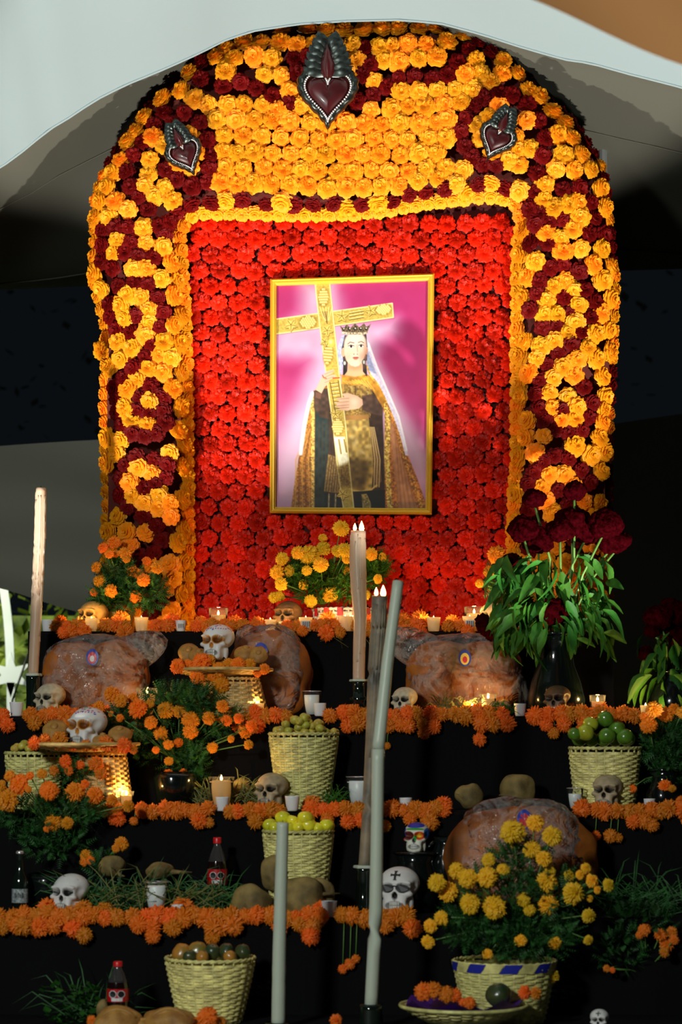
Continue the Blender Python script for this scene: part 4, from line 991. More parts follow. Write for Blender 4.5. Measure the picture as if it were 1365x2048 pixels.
def holder(label, base, h, r0, profile, m='dglass', skirt=True):
    o = thing('candle_holder', label, 'candle holder', base, group='dark candle holders')
    mb = MB(); mb.lathe([(r * r0, z * h) for r, z in profile], 32); part('body', mb, M[m], o)
    if skirt:
        mb = MB(); mb.lathe([(profile[-1][0] * r0 * 1.1, h * .97), (profile[-1][0] * r0 * 1.18, h * .985), (profile[-1][0] * r0 * 1.1, h * 1.03), (.002, h * 1.04)], 24, wob=lambda a, z: .12 * math.sin(5 * a) + .08 * math.sin(11 * a), cap=False); part('wax_collar', mb, M['wax'], o)
    return o

# ---------------------------------------------------------------- greenery
def leafmesh(name, L_, w_, droop, m, seed):
    r = random.Random(seed); mb = MB(); V = []; n = 8
    for j in range(n):
        t = j / (n - 1); ww = w_ * math.sin(PI * min(1, t * .93 + .04)) ** .8 * (1 - .35 * t); 
        cx = L_ * (t - .10 * t * t); cz = -droop * L_ * t * t + .03 * L_ * math.sin(t * 5 + seed)
        for u in (-1, -.5, 0, .5, 1): V.append((cx, u * ww, cz + abs(u) * ww * .45 + .10 * ww * math.sin(t * 14 + u * 3)))
    mb.add(V, [(5 * j + i, 5 * (j + 1) + i, 5 * (j + 1) + i + 1, 5 * j + i + 1) for j in range(n - 1) for i in range(4)])
    return mb.mesh(name, m)
LEAF = [leafmesh('leaf', .11, .024, d_, M['leaf'], i) for i, d_ in enumerate((.2, .45, .7, .3, .9))]
def ferny(mb, c, rad, n, seed, size=.035, lw=.0028, bias=(0, 0, 0)):
    r = random.Random(seed)
    for i in range(n):
        while True:
            q = Vector((r.uniform(-1, 1), r.uniform(-1, 1), r.uniform(-1, 1)))
            if q.length < 1: break
        p = Vector((q.x * rad[0], q.y * rad[1], q.z * rad[2])) + Vector(c)
        d = (Vector((q.x, q.y - .3, q.z + .3)) + Vector((r.uniform(-.7, .7), r.uniform(-.7, .7), r.uniform(-.5, .8))) + Vector(bias)).normalized()
        sd = d.cross(Vector((r.uniform(-1, 1), r.uniform(-1, 1), r.uniform(-1, 1)))).normalized(); L_ = size * r.uniform(.7, 1.3)
        for k in range(5):                                   # a feather of narrow leaflets either side of a midrib
            b = p + d * L_ * (k / 5)
            for s in (-1, 1):
                e = b + (d * .55 + sd * s).normalized() * L_ * .42 * (1 - .12 * k); t = d.cross(sd) * lw * .4 + d * lw
                mb.add([b - t * .5, e, b + t], [(0, 1, 2)])
        e = p + d * L_ * 1.25; t = sd * lw; mb.add([p - t * .4, e, p + t * .4], [(0, 1, 2)])
def bouquet(name, label, cat, base, blooms, fol, y0, kind='marigold', stems=True, dep=.05, seed=1, group=None, nf=260, fm='fern', root=None):
    """blooms: (px, py, r_px) seen rows; fol: list of (px, py, rx, rz) ellipses of feathery leaves"""
    o = thing(name, label, cat, base); r = random.Random(seed); b0 = Vector(base)
    cx = sum(b[0] for b in blooms) / len(blooms); cy = sum(b[1] for b in blooms) / len(blooms); cp = W(cx, cy, y0 + .06)
    rt = Vector(root) if root else W(cx, min(max(b[1] for b in blooms), cy + 60) + 12, y0 + .07)
    sm_ = MB()
    for k, b in enumerate(blooms):
        yy = y0 + r.uniform(-dep, dep) + (b[3] if len(b) > 3 else 0); p = W(b[0], b[1], yy); d = (p - cp); d.y = -abs(d.length) * .9 - .03; d.z += .03; d = d.normalized()
        flower(kind, 'blossom', o, p, d, S(b[2] * 1.02, yy), b0)
        if stems:
            q = p - d * S(b[2], yy) * .5; mid = q.lerp(rt, .5) + Vector((0, .03, .02 * r.random())); sm_.tube([q - b0, mid - b0, rt - b0], .0022, 5)
            v, f = ICO[1]; qq = p - d * S(b[2], yy) * .45 - b0; rr = S(b[2], yy) * .35; sm_.add([qq + x * rr for x in v], f)
    if stems: part('stems', sm_, M['stem'], o, kind='stuff')
    for (fx, fy, rx, rz) in fol:
        mb = MB(); c = W(fx, fy, y0 + .05) - b0; ferny(mb, c, (S(rx, y0), .07, S(rz, y0)), nf, seed + int(fx)); part('foliage', mb, M[fm], o, kind='stuff', smooth=False)
    return o
def garland(t, x0, x1, label, skip=(), dang=(), kind='garland', y=None, step=24, rr=(15, 20), drop=8, seed=3, gaps=()):
    r = random.Random(seed); y = y or TF[t] + .02; b0 = floorpt((x0 + x1) / 2, t, y); o = thing('marigold_garland', label, 'garland', b0)
    x = x0; edge = YH + (CZ - TZ[t]) * F / TF[t]; k = 0
    while x < x1:
        rad = r.uniform(*rr); s_ = r.uniform(-4, 4)
        near = any(abs(x + s_ - a) < 15 for a in skip) or any(a < x < b for a, b in gaps)
        if not near:
            py = edge - rad * .72 + r.uniform(-2, 3); yy = TF[t] + .028
            if t == 1:
                if r.random() < .75 and not any(abs(x + s_ + 8 - a) < q for a, q in ((182, 42), (573, 42), (984, 40), (437, 24), (700, 30), (949, 24))): flower(kind, 'blossom', o, Vector((XP(x + s_ + 8, yy + .05), yy + .055, TZ[t] + S(rad * 1.45, yy))), (r.uniform(-.5, .5), -1, r.uniform(.1, .9)), S(rad * 1.05, yy), b0)
                flower(kind, 'blossom', o, Vector((XP(x + s_, yy), yy, TZ[t] + S(rad * .72, yy))), (r.uniform(-.6, .6), -1, r.uniform(-.1, .9)), S(rad, yy), b0)
            else:
                yy = TF[t] - S(rad * .35, TF[t]); flower(kind, 'blossom', o, Vector((XP(x + s_, yy), yy, TZ[t] + S(r.uniform(-2, 6), yy))), (r.uniform(-.5, .5), -1, r.uniform(-.2, .6)), S(rad, yy), b0)
            if r.random() < (.62 if t == 1 else .45):                                       # a second row that spills over the lip
                py2 = edge + r.uniform(0, drop) + (10 if t > 1 else 0); flower(kind, 'blossom', o, W(x + s_ + r.uniform(4, 14), py2 + 4, TF[t] - S(rad * .85, TF[t])), (r.uniform(-.4, .4), -1, r.uniform(-.5, .2)), S(rad * .95, TF[t]), b0)
            if r.random() < .12:
                yy = TF[t] + .075; flower(kind, 'blossom', o, Vector((XP(x + s_, yy), yy, TZ[t] + S(rad * .75, yy))), (0, -.5, .8), S(rad, yy), b0)
        x += step * r.uniform(.8, 1.2); k += 1
    mbs = MB()
    for (dx, dy, dr) in dang:
        yy = TF[t] - S(dr, TF[t]) - .004; p = W(dx, dy, yy); flower(kind, 'blossom', o, p, (r.uniform(-.3, .3), -1, r.uniform(-.2, .2)), S(dr, yy), b0)
        mbs.tube([p + Vector((0, .012, 0)) - b0, W(dx + 3, edge + 2, TF[t] - .008) - b0], .002, 5)
    if dang: part('stems', mbs, M['stem'], o, kind='stuff')
    return o
def grassy(name, label, px, t, y, wpx, hpx, n, seed, m='fern', z=None, cat='herbs', flat=.4, dark=False):
    base = floorpt(px, t, y, z); r = random.Random(seed); mb = MB(); w_, h = S(wpx / 2, y), S(hpx, y)
    for i in range(n):
        p = Vector((r.uniform(-w_, w_), r.uniform(-.05, .05), r.uniform(0, h * .35))); d = Vector((r.uniform(-1, 1), r.uniform(-.5, .3), r.uniform(.0, .9) * (1 - flat) + .05)).normalized(); L_ = r.uniform(.4, 1.1) * max(h, .05)
        sd = d.cross(Vector((0, 1, 0))).normalized() * .0016; e = p + d * L_ * .6 + Vector((0, 0, .01)); f = p + d * L_ + Vector((0, 0, -.03 * r.random() * L_ / .08))
        f.z = max(f.z, 0.002); mb.add([p - sd, p + sd, e + sd, e - sd, f], [(0, 1, 2, 3), (3, 2, 4)])
    o = link(name, mb.mesh(name, M[m], False), None, base); tag(o, label, cat, kind='stuff'); return o
# ---------------------------------------------------------------- bread in cellophane
def bagged(px, t, y, wpx, hpx, label, ears, seed, sticker=None, breads=3, ztop=None, m='bread'):
    base = floorpt(px, t, y); o = thing('bagged_bread', label, 'bread', base, group=None); w_, h = S(wpx / 2, y), S(hpx, y); dp = min(.095, w_ * .8)
    mb = MB(); r = random.Random(seed)
    def sup(p):
        e_ = 3.6 if p.z < 0 else 2.5; q = (abs(p.x) ** e_ + abs(p.y) ** e_ + abs(p.z) ** e_) ** (-1 / e_); return q * .98
    for k in range(breads):
        x = (k - (breads - 1) / 2) * w_ * 1.5 / max(1, breads); mb = MB()
        blob(mb, (0, 0, 0), (w_ * (1.02 if breads > 1 else .94) / max(1, breads) * 1.25, dp * .86, h * .455), .05, 2.2, seed + k, 3, fn=sup)
        part('loaf', mb, M[m], o, (x, .0 + .01 * (k % 2), h * .455 + .002), (0, r.uniform(-.06, .06), 0))
    v, f = ICO[4]; V = []; off = Vector((seed * 2.2, 1, 3)); mb = MB()
    for p in v:
        k = sup(p); n_ = noise.noise(p * 2.4 + off) * .04 + .045 * abs(noise.noise(Vector((p.x * 3, p.y * 3, p.z * 7)) + off * 1.3)) + .02 * abs(noise.noise(p * 11 + off))
        k = k * (.99 + n_)
        for (ang, ln) in ears:
            e = Vector((math.cos(ang), -.15, math.sin(ang))).normalized(); c = max(0, p.dot(e)); k += ln * (max(0, (c - .90) / .10)) ** 1.3 * (1 + .5 * math.sin(p.y * 18))
        V.append((p.x * w_ * k, p.y * (dp) * k, max(.0, (p.z * k + 1) * h * .5)))
    mb.add(V, f); bg_ = part('cellophane_bag', mb, M['film'], o, smooth=True)
    if sticker:
        sx, sz, sr, kind = sticker; ring = [('bfilm', 1.0), ('yfilm' if kind == 'y' else 'rfilm', .72), ('white' if kind == 'b' else 'rfilm', .38)]
        def fy(x, z):
            return min(V, key=lambda c: (c[0] - x) ** 2 + (c[2] - z) ** 2 + (1 if c[1] > 0 else 0))[1]
        for q, (mm, s_) in enumerate(ring):
            n = 20; cx = sx * w_; cz = h * .5 + sz * h * .5 - .2 * sr * q * .5; mb = MB(); pts = [(cx + .75 * sr * s_ * math.cos(2 * PI * i / n), cz + sr * s_ * math.sin(2 * PI * i / n)) for i in range(n)]
            mb.add([(cx, fy(cx, cz) - .002 - .0015 * q, cz)] + [(x, fy(x, z) - .002 - .0015 * q, z) for x, z in pts], [(0, 1 + i, 1 + (i + 1) % n) for i in range(n)])
            part('sticker', mb, M[mm], bg_, label=('blue and red oval sticker' if q == 0 and kind == 'b' else None))
    return o
# ================================================================ tier 1
G1 = [183, 283, 362, 541, 612, 691, 868, 940, 1035]
garland(1, 112, 1072, 'marigold garland along the lip of the topmost tier, below the flower panel', skip=G1, rr=(13, 18), step=20, drop=-4, seed=3, gaps=((975, 1010),))
make_skull(182, 1, 8.66, 66, -34, 'ochre', 'ochre skull at the left end of the topmost tier, beside the left marigold bunch', seed=2, pitch=-8)
make_skull(573, 1, 8.64, 66, -22, 'dark', 'dark brown skull at the left foot of the central marigold bunch', seed=3, pitch=-10)
make_skull(984, 1, 8.66, 62, -20, 'tan', 'small bronze skull behind the drooping cockscomb on the topmost tier', seed=4)
V1 = 'votive candles on the topmost tier'
votive('cup', 95, 1, 8.56, 'white unlit candle cup at the far left end of the topmost tier')
votive('cup', 122, 1, 8.60, 'grey candle cup just left of the ochre skull', hpx=21)
votive('cup', 183, 1, 8.53, 'lit white candle cup in front of the ochre skull', True, hpx=26)
votive('cup', 283, 1, 8.53, 'lit white candle cup below the left marigold bunch', True, hpx=28)
votive('barcode', 362, 1, 8.53, 'unlit white cup with barcode, under the left arch column', hpx=22)
votive('glass', 437, 1, 8.68, 'lit clear glass votive left of the bagged bread under the red panel', True, hpx=50, fill=.72)
votive('cup', 541, 1, 8.545, 'lit candle cup half hidden behind the middle bread bag', True, hpx=24)
votive('barcode', 612, 1, 8.53, 'lit candle cup with barcode below the central marigold bunch', True, hpx=28)
votive('cup', 691, 1, 8.53, 'lit candle cup left of the tall twin-flame candle', True, hpx=30)
votive('glass', 700, 1, 8.66, 'clear glass votive in front of the white flower basket', True, hpx=50, fill=.6)
votive('cup', 868, 1, 8.53, 'lit candle cup above the right bread bag', True, hpx=28)
votive('barcode', 940, 1, 8.53, 'lit barcode cup directly in front of a taller glass votive', True, hpx=30)
votive('glass', 949, 1, 8.67, 'tall lit glass votive left of the small bronze skull', True, hpx=52, fill=.75)
votive('cup', 1036, 1, 8.53, 'lit candle cup right of the drooping cockscomb', True, hpx=32)
b, rt, h = basket(690, 1, 8.77, 128, 100, 48, 'low white basket with red band holding the central marigold bunch', z=None)
for ch in b.children:
    if ch.name.startswith(('weave', 'stakes', 'rim')): ch.data.materials[0] = M['white']
mb = MB()
for i in range(14):
    a0 = 2 * PI * i / 14; mb = MB(); V = [((rt + .006) * math.cos(a0 + k * .09), (rt + .006) * math.sin(a0 + k * .09), zz) for zz in (h - .026, h + .004) for k in range(3)]
    mb.add(V, [(0, 1, 4, 3), (1, 2, 5, 4)]); part('band_patch', mb, M['sred'], b, label='red patch')
bouquet('marigold_bunch', 'bright yellow marigold bunch on the topmost tier, under the framed picture', 'flowers', floorpt(680, 1, 8.77) + Vector((0, 0, .05)),
        [(565, 1118, 15), (555, 1145, 15), (580, 1142, 12), (563, 1168, 14), (548, 1195, 12), (561, 1192, 11), (597, 1106, 15), (619, 1111, 21), (642, 1130, 15), (614, 1141, 11), (647, 1098, 15), (646, 1076, 9), (676, 1103, 14), (691, 1101, 16), (693, 1119, 10), (693, 1141, 10), (743, 1109, 14), (765, 1114, 9), (756, 1158, 10), (607, 1170, 10), (661, 1190, 16), (622, 1202, 13), (683, 1058, 17), (733, 1190, 9), (720, 1125, 10)],
        [(640, 1165, 62, 42), (610, 1150, 40, 35), (700, 1160, 50, 45), (750, 1135, 22, 28)], 8.70, 'golden', seed=5, nf=330, fm='leaf')
o = thing('clay_pot', 'pale clay pot with red mark behind the first lit cup from the left end', 'pot', floorpt(238, 1, 8.78)); mb = MB(); mb.lathe([(0, 0), (S(22, 8.78), 0), (S(30, 8.78), S(44, 8.78)), (S(27, 8.78), S(44, 8.78)), (S(20, 8.78), .01), (0, .01)], 28, cap=False); part('pot_body', mb, M['jicama'], o)
bouquet('marigold_bunch', 'marigold bunch against the left column of the arch', 'flowers', floorpt(238, 1, 8.78) + Vector((0, 0, .03)),
        [(228, 1087, 15), (207, 1096, 11), (219, 1108, 10), (231, 1108, 9), (250, 1106, 13), (253, 1118, 9), (194, 1135, 12), (200, 1163, 13), (222, 1182, 13), (188, 1185, 9), (265, 1143, 13), (277, 1148, 11), (287, 1160, 13), (293, 1123, 10), (314, 1135, 13), (272, 1194, 13), (262, 1095, 7)],
        [(235, 1145, 32, 38), (265, 1180, 40, 40), (215, 1195, 30, 28), (300, 1185, 30, 34)], 8.66, 'marigold', seed=6, nf=260)
o = thing('clay_pot', 'dark pot behind the small bronze skull', 'pot', floorpt(1035, 1, 8.80)); mb = MB(); mb.lathe([(0, 0), (S(26, 8.8), 0), (S(34, 8.8), S(44, 8.8)), (S(30, 8.8), S(44, 8.8)), (S(22, 8.8), .01), (0, .01)], 28, cap=False); part('pot_body', mb, M['vase'], o)
bouquet('marigold_bunch', 'small marigold bunch half hidden behind the large cockscomb bouquet', 'flowers', floorpt(1035, 1, 8.80) + Vector((0, 0, .03)),
        [(994, 1110, 19), (980, 1145, 14), (960, 1167, 9), (1028, 1153, 9), (1002, 1128, 8), (1198, 1216, 20), (1193, 1187, 11), (1188, 1098, 11), (1212, 1128, 9), (1170, 1150, 9)],
        [(1000, 1160, 26, 30), (1020, 1185, 34, 30)], 8.69, 'marigold', seed=7, nf=240)
# a few grass stalks hanging over the lip
mb = MB(); 
for k in range(7): x = R.uniform(640, 760); mb.tube([W(x, 1258, 8.49), W(x + R.uniform(-12, 12), 1275, 8.47), W(x + R.uniform(-20, 20), 1275 + R.uniform(0, 30), 8.475)], .001, 4)
tag(link('grass_stalks', mb.mesh('grass_stalks', M['dry'])), 'thin grass stalks hanging over the lip of the topmost tier', 'grass', kind='stuff')

# ================================================================ tier 2
G2 = [33, 640, 945, 1040]
garland(2, 4, 590, 'marigold garland along the second tier, left of the twin-flame candle holder', skip=[33], rr=(14, 19), step=22, seed=11, dang=[(330, 1480, 10)], gaps=((290, 420),))
garland(2, 640, 1275, 'marigold garland along the second tier, right of the tall candles', skip=[640, 1040], rr=(15, 20), step=23, seed=12, dang=[(818, 1452, 15), (849, 1466, 13), (960, 1479, 14), (1093, 1450, 14), (1108, 1466, 13), (775, 1492, 8)])
bagged(190, 2, 8.385, 214, 166, 'cellophane bag of brown bread under the left arch column', [(.62, .45)], 1, (.0, .42, .030, 'b'), breads=2)
bagged(541, 2, 8.385, 142, 186, 'cellophane bag of bread behind the raised plate, under the central bunch', [(2.4, .15)], 2, (-.25, .38, .034, 'b'), breads=1)
bagged(930, 2, 8.385, 232, 168, 'cellophane bag of bread between the twin-flame candle and the dark vase', [(2.5, .5), (-.5, .1)], 3, (-.02, .38, .030, 'y'), breads=2)
make_skull(97, 2, 8.22, 68, -30, 'bone', 'bone skull with orange-lit side, in front of the leftmost bread bag', seed=11, pitch=-6)
make_skull(808, 2, 8.2, 60, -24, 'bone', 'bone skull glowing orange at one side, right of the unlit tall candle', seed=12)
make_skull(1114, 2, 8.16, 64, -22, 'dark', 'dark bronze skull at the foot of the tall glazed vase', seed=13)
votive('cup', 33, 2, 8.13, 'white cup with a small dried flower at the far left of the second tier', hpx=28)
votive('glass', 294, 2, 8.15, 'glowing glass votive above the marigold mass at left', True, hpx=56, fill=.8)
votive('cup', 516, 2, 8.115, 'tiny lit cup right of the raised basket', True, hpx=26)
votive('glass', 624, 2, 8.16, 'unlit white glass votive right of the middle bread bag', hpx=50, fill=.85)
votive('cup', 640, 2, 8.115, 'small white unlit cup just below the unlit glass votive', hpx=26)
votive('cup', 945, 2, 8.13, 'flat lit cup left of the glass votive at the right bread bag', True, hpx=20)
votive('glass', 977, 2, 8.15, 'cream glass votive in front of the right bread bag', True, hpx=44, fill=.8)
votive('cup', 1041, 2, 8.115, 'tilted white unlit cup right of the cream glass votive', hpx=25)
votive('glass', 1196, 2, 8.18, 'bright lit glass votive right of the tall glazed vase', True, hpx=42, fill=.7)
votive('cup', 1292, 2, 8.18, 'lit cup at the right edge of the second tier', True, hpx=22)
# raised plate on an upturned basket
b, rt, h = basket(463, 2, 8.19, 110, 150, 74, 'upturned warm cane basket lifting the plate on the second tier', m='wickerw')
PZ2 = TZ[2] + h + .008
plate(445, PZ2, 8.19, 196, 'flat cane plate raised on the upturned basket, second tier')
make_skull(434, 2, 8.17, 76, -22, 'sugar', 'painted sugar skull on the raised plate of the second tier', z=1.528, seed=21)
def bun(px, py, y, r, label, z, seed, tilt=0):
    o = thing('sweet_bun', label, 'bread', W(px, py, y), (tilt, 0, 0)); rr = S(r, y); mb = MB(); blob(mb, (0, 0, 0), (rr, rr, rr * .62), .05, 1.5, seed, 3); part('crumb', mb, M['bun'], o)
    mb = MB(); blob(mb, (0, 0, rr * .58), (rr * .3, rr * .3, rr * .2), .05, 2, seed, 2); part('knob_of_dough', mb, M['bun'], o)
bun(436, 1334, 8.19, 26, 'flat bun under the skull of the upper plate', 0, 9, 0)
bun(379, 1306, 8.2, 22, 'sugared bun standing left of the skull on the upper plate', 0, 1, .9); bun(398, 1312, 8.16, 21, 'sugared bun touching the skull of the upper plate, left side', 0, 2, .6)
bun(492, 1308, 8.22, 24, 'broad sugared bun right of the skull on the upper plate', 0, 3, .5); bun(518, 1310, 8.17, 19, 'sugared bun leaning at the right rim of the upper plate', 0, 4, 1.1)
bouquet('marigold_heap', 'heap of marigolds around the skull on the upper plate', 'flowers', (XP(445, 8.12), 8.12, PZ2),
        [(356, 1333, 16), (376, 1331, 14), (396, 1353, 17), (404, 1326, 20), (438, 1341, 18), (441, 1370, 18), (420, 1320, 12), (477, 1330, 16), (500, 1330, 14), (529, 1338, 12), (458, 1328, 13), (515, 1345, 10), (426, 1352, 12)], [], 8.09, 'marigold', stems=False, dep=.02, seed=8)
# big bunch that stands on tier 3 in front of the lip of tier 2
vs_ = thing('clay_pot', 'dark pot hidden in the shade below the dark-leaved marigold mass', 'pot', floorpt(350, 3, 7.92)); mb = MB(); mb.lathe([(0, 0), (.06, 0), (.075, .11), (.065, .13), (.055, .12), (0, .02)], 28, cap=False); part('pot_body', mb, M['vase'], vs_)
bouquet('marigold_bunch', 'wide dark-leaved marigold mass on the middle tier, left of the guava basket', 'flowers', floorpt(350, 3, 7.92) + Vector((0, 0, .08)),
        [(224, 1389, 16), (243, 1402, 14), (199, 1414, 14), (266, 1397, 11), (222, 1428, 7), (276, 1418, 19), (332, 1421, 19), (359, 1423, 15), (302, 1445, 15), (381, 1440, 19), (322, 1467, 16), (381, 1463, 17), (337, 1489, 11), (357, 1485, 10), (418, 1437, 14), (445, 1413, 14), (453, 1441, 13), (477, 1437, 11), (490, 1462, 16), (505, 1453, 15), (497, 1489, 10), (337, 1549, 12), (367, 1545, 9), (425, 1495, 12), (338, 1522, 10), (240, 1436, 8), (312, 1500, 8), (300, 1408, 10), (462, 1478, 8)],
        [(350, 1400, 60, 30), (390, 1400, 50, 26), (330, 1490, 80, 46), (430, 1440, 60, 36), (260, 1440, 50, 30), (385, 1530, 30, 50)], 7.99, 'marigold', seed=9, dep=.04, nf=240)
grassy('herb_sprigs', 'green herb sprigs in front of the right bread bag', 930, 2, 8.15, 110, 46, 120, 4, 'dry')
grassy('herb_sprigs', 'green herb tuft at the left of the dark bronze skull', 1000, 2, 8.14, 60, 36, 70, 5, 'leaf')
# the tall cockscomb bouquet
def vase(px, t, y, hpx, prof, label):
    o = thing('glazed_vase', label, 'vase', floorpt(px, t, y)); h = S(hpx, y); mb = MB()
    pr = [(S(r, y), z * h) for r, z in prof] ; pr = [(0.0001, 0)] + pr + [(pr[-1][0] * .85, h * .99), (pr[-2][0] * .8, h * .8), (.0001, h * .75)]
    mb.lathe(pr, 48, cap=False, wob=lambda a, z: .012 * math.sin(3 * a + z * 30)); part('vase_body', mb, M['vase'], o)
    mb = MB(); r_ = S(prof[-1][0], y); mb.tube([(r_ * math.cos(a), r_ * math.sin(a), h) for a in [2 * PI * i / 40 for i in range(41)]], .005, 6); part('lip', mb, M['vase'], o); return o
vase(1113, 2, 8.25, 165, [(50, 0), (56, .06), (58, .2), (50, .42), (38, .62), (33, .78), (37, .9), (44, 1.0)], 'tall dark glazed vase holding the large cockscomb bouquet')
def cockscomb(parent, wl, r, seed, base, horseshoe=False):
    mb = MB()
    if horseshoe:
        n = 9
        for k in range(n):
            a = PI * (1.02 + .96 * k / (n - 1)); blob(mb, (math.cos(a) * r * .8, R.uniform(-.3, .3) * r * .3, math.sin(a) * r * .72 + r * .3), (r * .42, r * .42, r * .42), .22, 5, seed + k, 2)
    else:
        v, f = ICO[4]; off = Vector((seed, seed * 2, seed * 3)); V = []
        for p in v:
            k = 1 + .22 * noise.noise(p * 1.3 + off) + .22 * abs(noise.noise(Vector((p.x * 2, p.y * 2, p.z * .8)) * 1.8 + off)) + .06 * noise.noise(p * 9 + off)
            V.append(Vector(wl) * 0 + Vector((p.x * r * k, p.y * r * .8 * k, p.z * r * k * (.9 if p.z > 0 else .75))))
        mb.add(V, f)
    part('velvet_head', mb, M['velvet'], parent, Vector(wl) - Vector(base))
def comb_bouquet(label, base, heads, leafpx, y0, seed, nleaf, hs=None):
    o = thing('cockscomb_bouquet', label, 'flowers', base); r = random.Random(seed); b0 = Vector(base); st = MB()
    for k, (px, py, rr) in enumerate(heads):
        yy = y0 + r.uniform(-.05, .07); p = W(px, py, yy); cockscomb(o, p, S(rr, yy), seed + k, base, hs == k)
        st.tube([p - b0 + Vector((0, 0, -S(rr, yy) * .4)), (p - b0) * .55 + Vector((r.uniform(-.03, .03), 0, .02)), Vector((r.uniform(-.02, .02), 0, .0))], [.0045, .0045, .004], 6)
    part('stems', st, M['stem'], o)
    (x0, x1, ya, yb) = leafpx; cx = (x0 + x1) / 2
    for k in range(nleaf):
        px = r.uniform(x0, x1); py = r.uniform(ya, yb); yy = y0 + r.uniform(-.09, .06); p = W(px, py, yy)
        out = (px - cx) / (x1 - x0) * 2; az = (0 if out > 0 else PI) + r.uniform(-1.3, 1.3); s = r.uniform(.65, 1.15)
        q = bpy.data.objects.new('leaf', r.choice(LEAF)); C.objects.link(q); q.parent = o; q.location = p - b0; q.rotation_euler = (r.uniform(-.9, .9), r.uniform(.1, 1.35), az - (0 if out > 0 else 0)); q.scale = (s, s, s)
    return o
comb_bouquet('large bouquet of dark crimson cockscombs with drooping green leaves, in the tall vase', floorpt(1113, 2, 8.25) + Vector((0, 0, .25)),
    [(1069, 998, 22), (1150, 983, 23), (1047, 1060, 30), (1078, 1084, 30), (1121, 1062, 27), (1145, 1044, 33), (1174, 1062, 30), (1210, 1050, 33), (1225, 1084, 30), (1242, 1082, 20), (1024, 1124, 19), (1105, 1226, 31), (995, 1252, 36)], (1000, 1215, 1110, 1280), 8.22, 40, 210, hs=12)
vase(1348, 2, 8.28, 90, [(40, 0), (46, .1), (46, .4), (36, .7), (30, .85), (36, 1.0)], 'dark vase at the right edge under the smaller cockscomb bouquet')
comb_bouquet('smaller cockscomb bouquet at the right edge of the second tier', floorpt(1348, 2, 8.28) + Vector((0, 0, .14)),
    [(1319, 1238, 28), (1343, 1222, 26), (1360, 1284, 32), (1292, 1308, 16), (1306, 1262, 16), (1340, 1262, 24), (1372, 1232, 30)], (1285, 1400, 1265, 1395), 8.25, 60, 60)
# twin-flame candle
HP = [(1.15, 0), (1.15, .08), (.85, .14), (.75, .42), (.95, .5), (.62, .56), (.60, .9), (.72, 1.0)]
holder('black ringed candle holder under the twin-flame candle', floorpt(718, 2, 8.22), S(72, 8.22), S(21, 8.22), HP)
taper('tall_candle', 'tall twin-flame candle streaked with soot, in front of the flower panel', [floorpt(718, 2, 8.22) + Vector((0, 0, S(70, 8.22)))] + [W(719, 1300, 8.22), W(721, 1240, 8.22), W(718, 1180, 8.22), W(716, 1120, 8.22), W(717, 1062, 8.22)],
      [S(12, 8.22), S(12.5, 8.22), S(13, 8.22), S(15.5, 8.22), S(16, 8.22), S(15, 8.22)], 'waxt', lit=2, drips=16, seed=2)
holder('green glass candle holder at the far left, behind the bone skull', floorpt(66, 2, 8.31), S(84, 8.3), S(14, 8.3), [(1.0, 0), (1.05, .1), (.95, .5), (1.0, .9), (1.02, 1)], skirt=True)
taper('tall_candle', 'tall unlit cream candle at the far left of the second tier', [floorpt(66, 2, 8.31) + Vector((0, 0, S(82, 8.3))), W(74, 1200, 8.3), W(80, 1080, 8.3), W(82, 976, 8.3)], [S(10.5, 8.3), S(11, 8.3), S(11, 8.3), S(10, 8.3)], 'waxt', drips=14, seed=3)

# ================================================================ tier 3
garland(3, 215, 905, 'marigold garland along the middle tier, left and centre', skip=[253, 446, 585], rr=(15, 20), step=22, seed=21, dang=[(283, 1616, 13), (268, 1642, 9), (227, 1640, 11), (400, 1640, 14), (418, 1645, 11), (862, 1650, 14), (770, 1652, 13)])
garland(3, 1168, 1368, 'marigold garland along the right end of the middle tier', skip=[], rr=(15, 20), step=21, seed=22, dang=[(1192, 1672, 11), (1222, 1672, 14), (1236, 1676, 11), (1305, 1650, 15)])
def fruits(items, t, y0, label_fn, group, mname, sq=(1, 1, .92), cat='fruit', nm='fruit'):
    for k, (px, py, r_, *rest) in enumerate(items):
        m = rest[0] if rest else mname; lab = rest[1] if len(rest) > 1 else label_fn; yy = y0 + R.uniform(-.02, .02)
        fruit(nm, lab, group, W(px, py, yy), S(r_, yy), m, k + 3, sq)
b, rt, h = basket(608, 3, 8.0, 138, 92, 150, 'tall cane basket heaped with guavas, centre of the middle tier')
gp = [(555, 1462, 10), (572, 1449, 9), (577, 1462, 9), (590, 1440, 10), (598, 1455, 9), (609, 1435, 10), (612, 1450, 9), (626, 1452, 8), (624, 1462, 9), (636, 1446, 9), (640, 1457, 9), (651, 1464, 9), (668, 1463, 8), (595, 1464, 9), (610, 1464, 9), (600, 1443, 9), (618, 1444, 8), (562, 1460, 9)]
for j, (dx, yy) in enumerate(((0, 7.96), (4, 8.01))):
    fruits([(p[0] + dx, p[1] + (0 if j == 0 else 2), p[2]) for p in gp[(0 if j == 0 else j * 2):(18 if j == 0 else 18 - j * 3)]], 3, yy, 'small yellow-green guava in the tall basket of the middle tier', 'guavas in the tall basket', 'guava', nm='guava')
for k, (px, py) in enumerate([(560, 1452), (581, 1458), (548, 1464)]): pass
b, rt, h = basket(70, 3, 7.98, 118, 86, 112, 'cane basket with small green fruit at the far left of the middle tier')
for j in range(2): fruits([(30 + 14 * k + j * 5, 1498 - (6 if k % 2 else 0) - 4 * (j == 1), 9) for k in range(6)], 3, 7.94 + .04 * j, 'small green fruit in the far-left basket of the middle tier', 'green fruit in the far-left basket', 'guava', nm='guava')
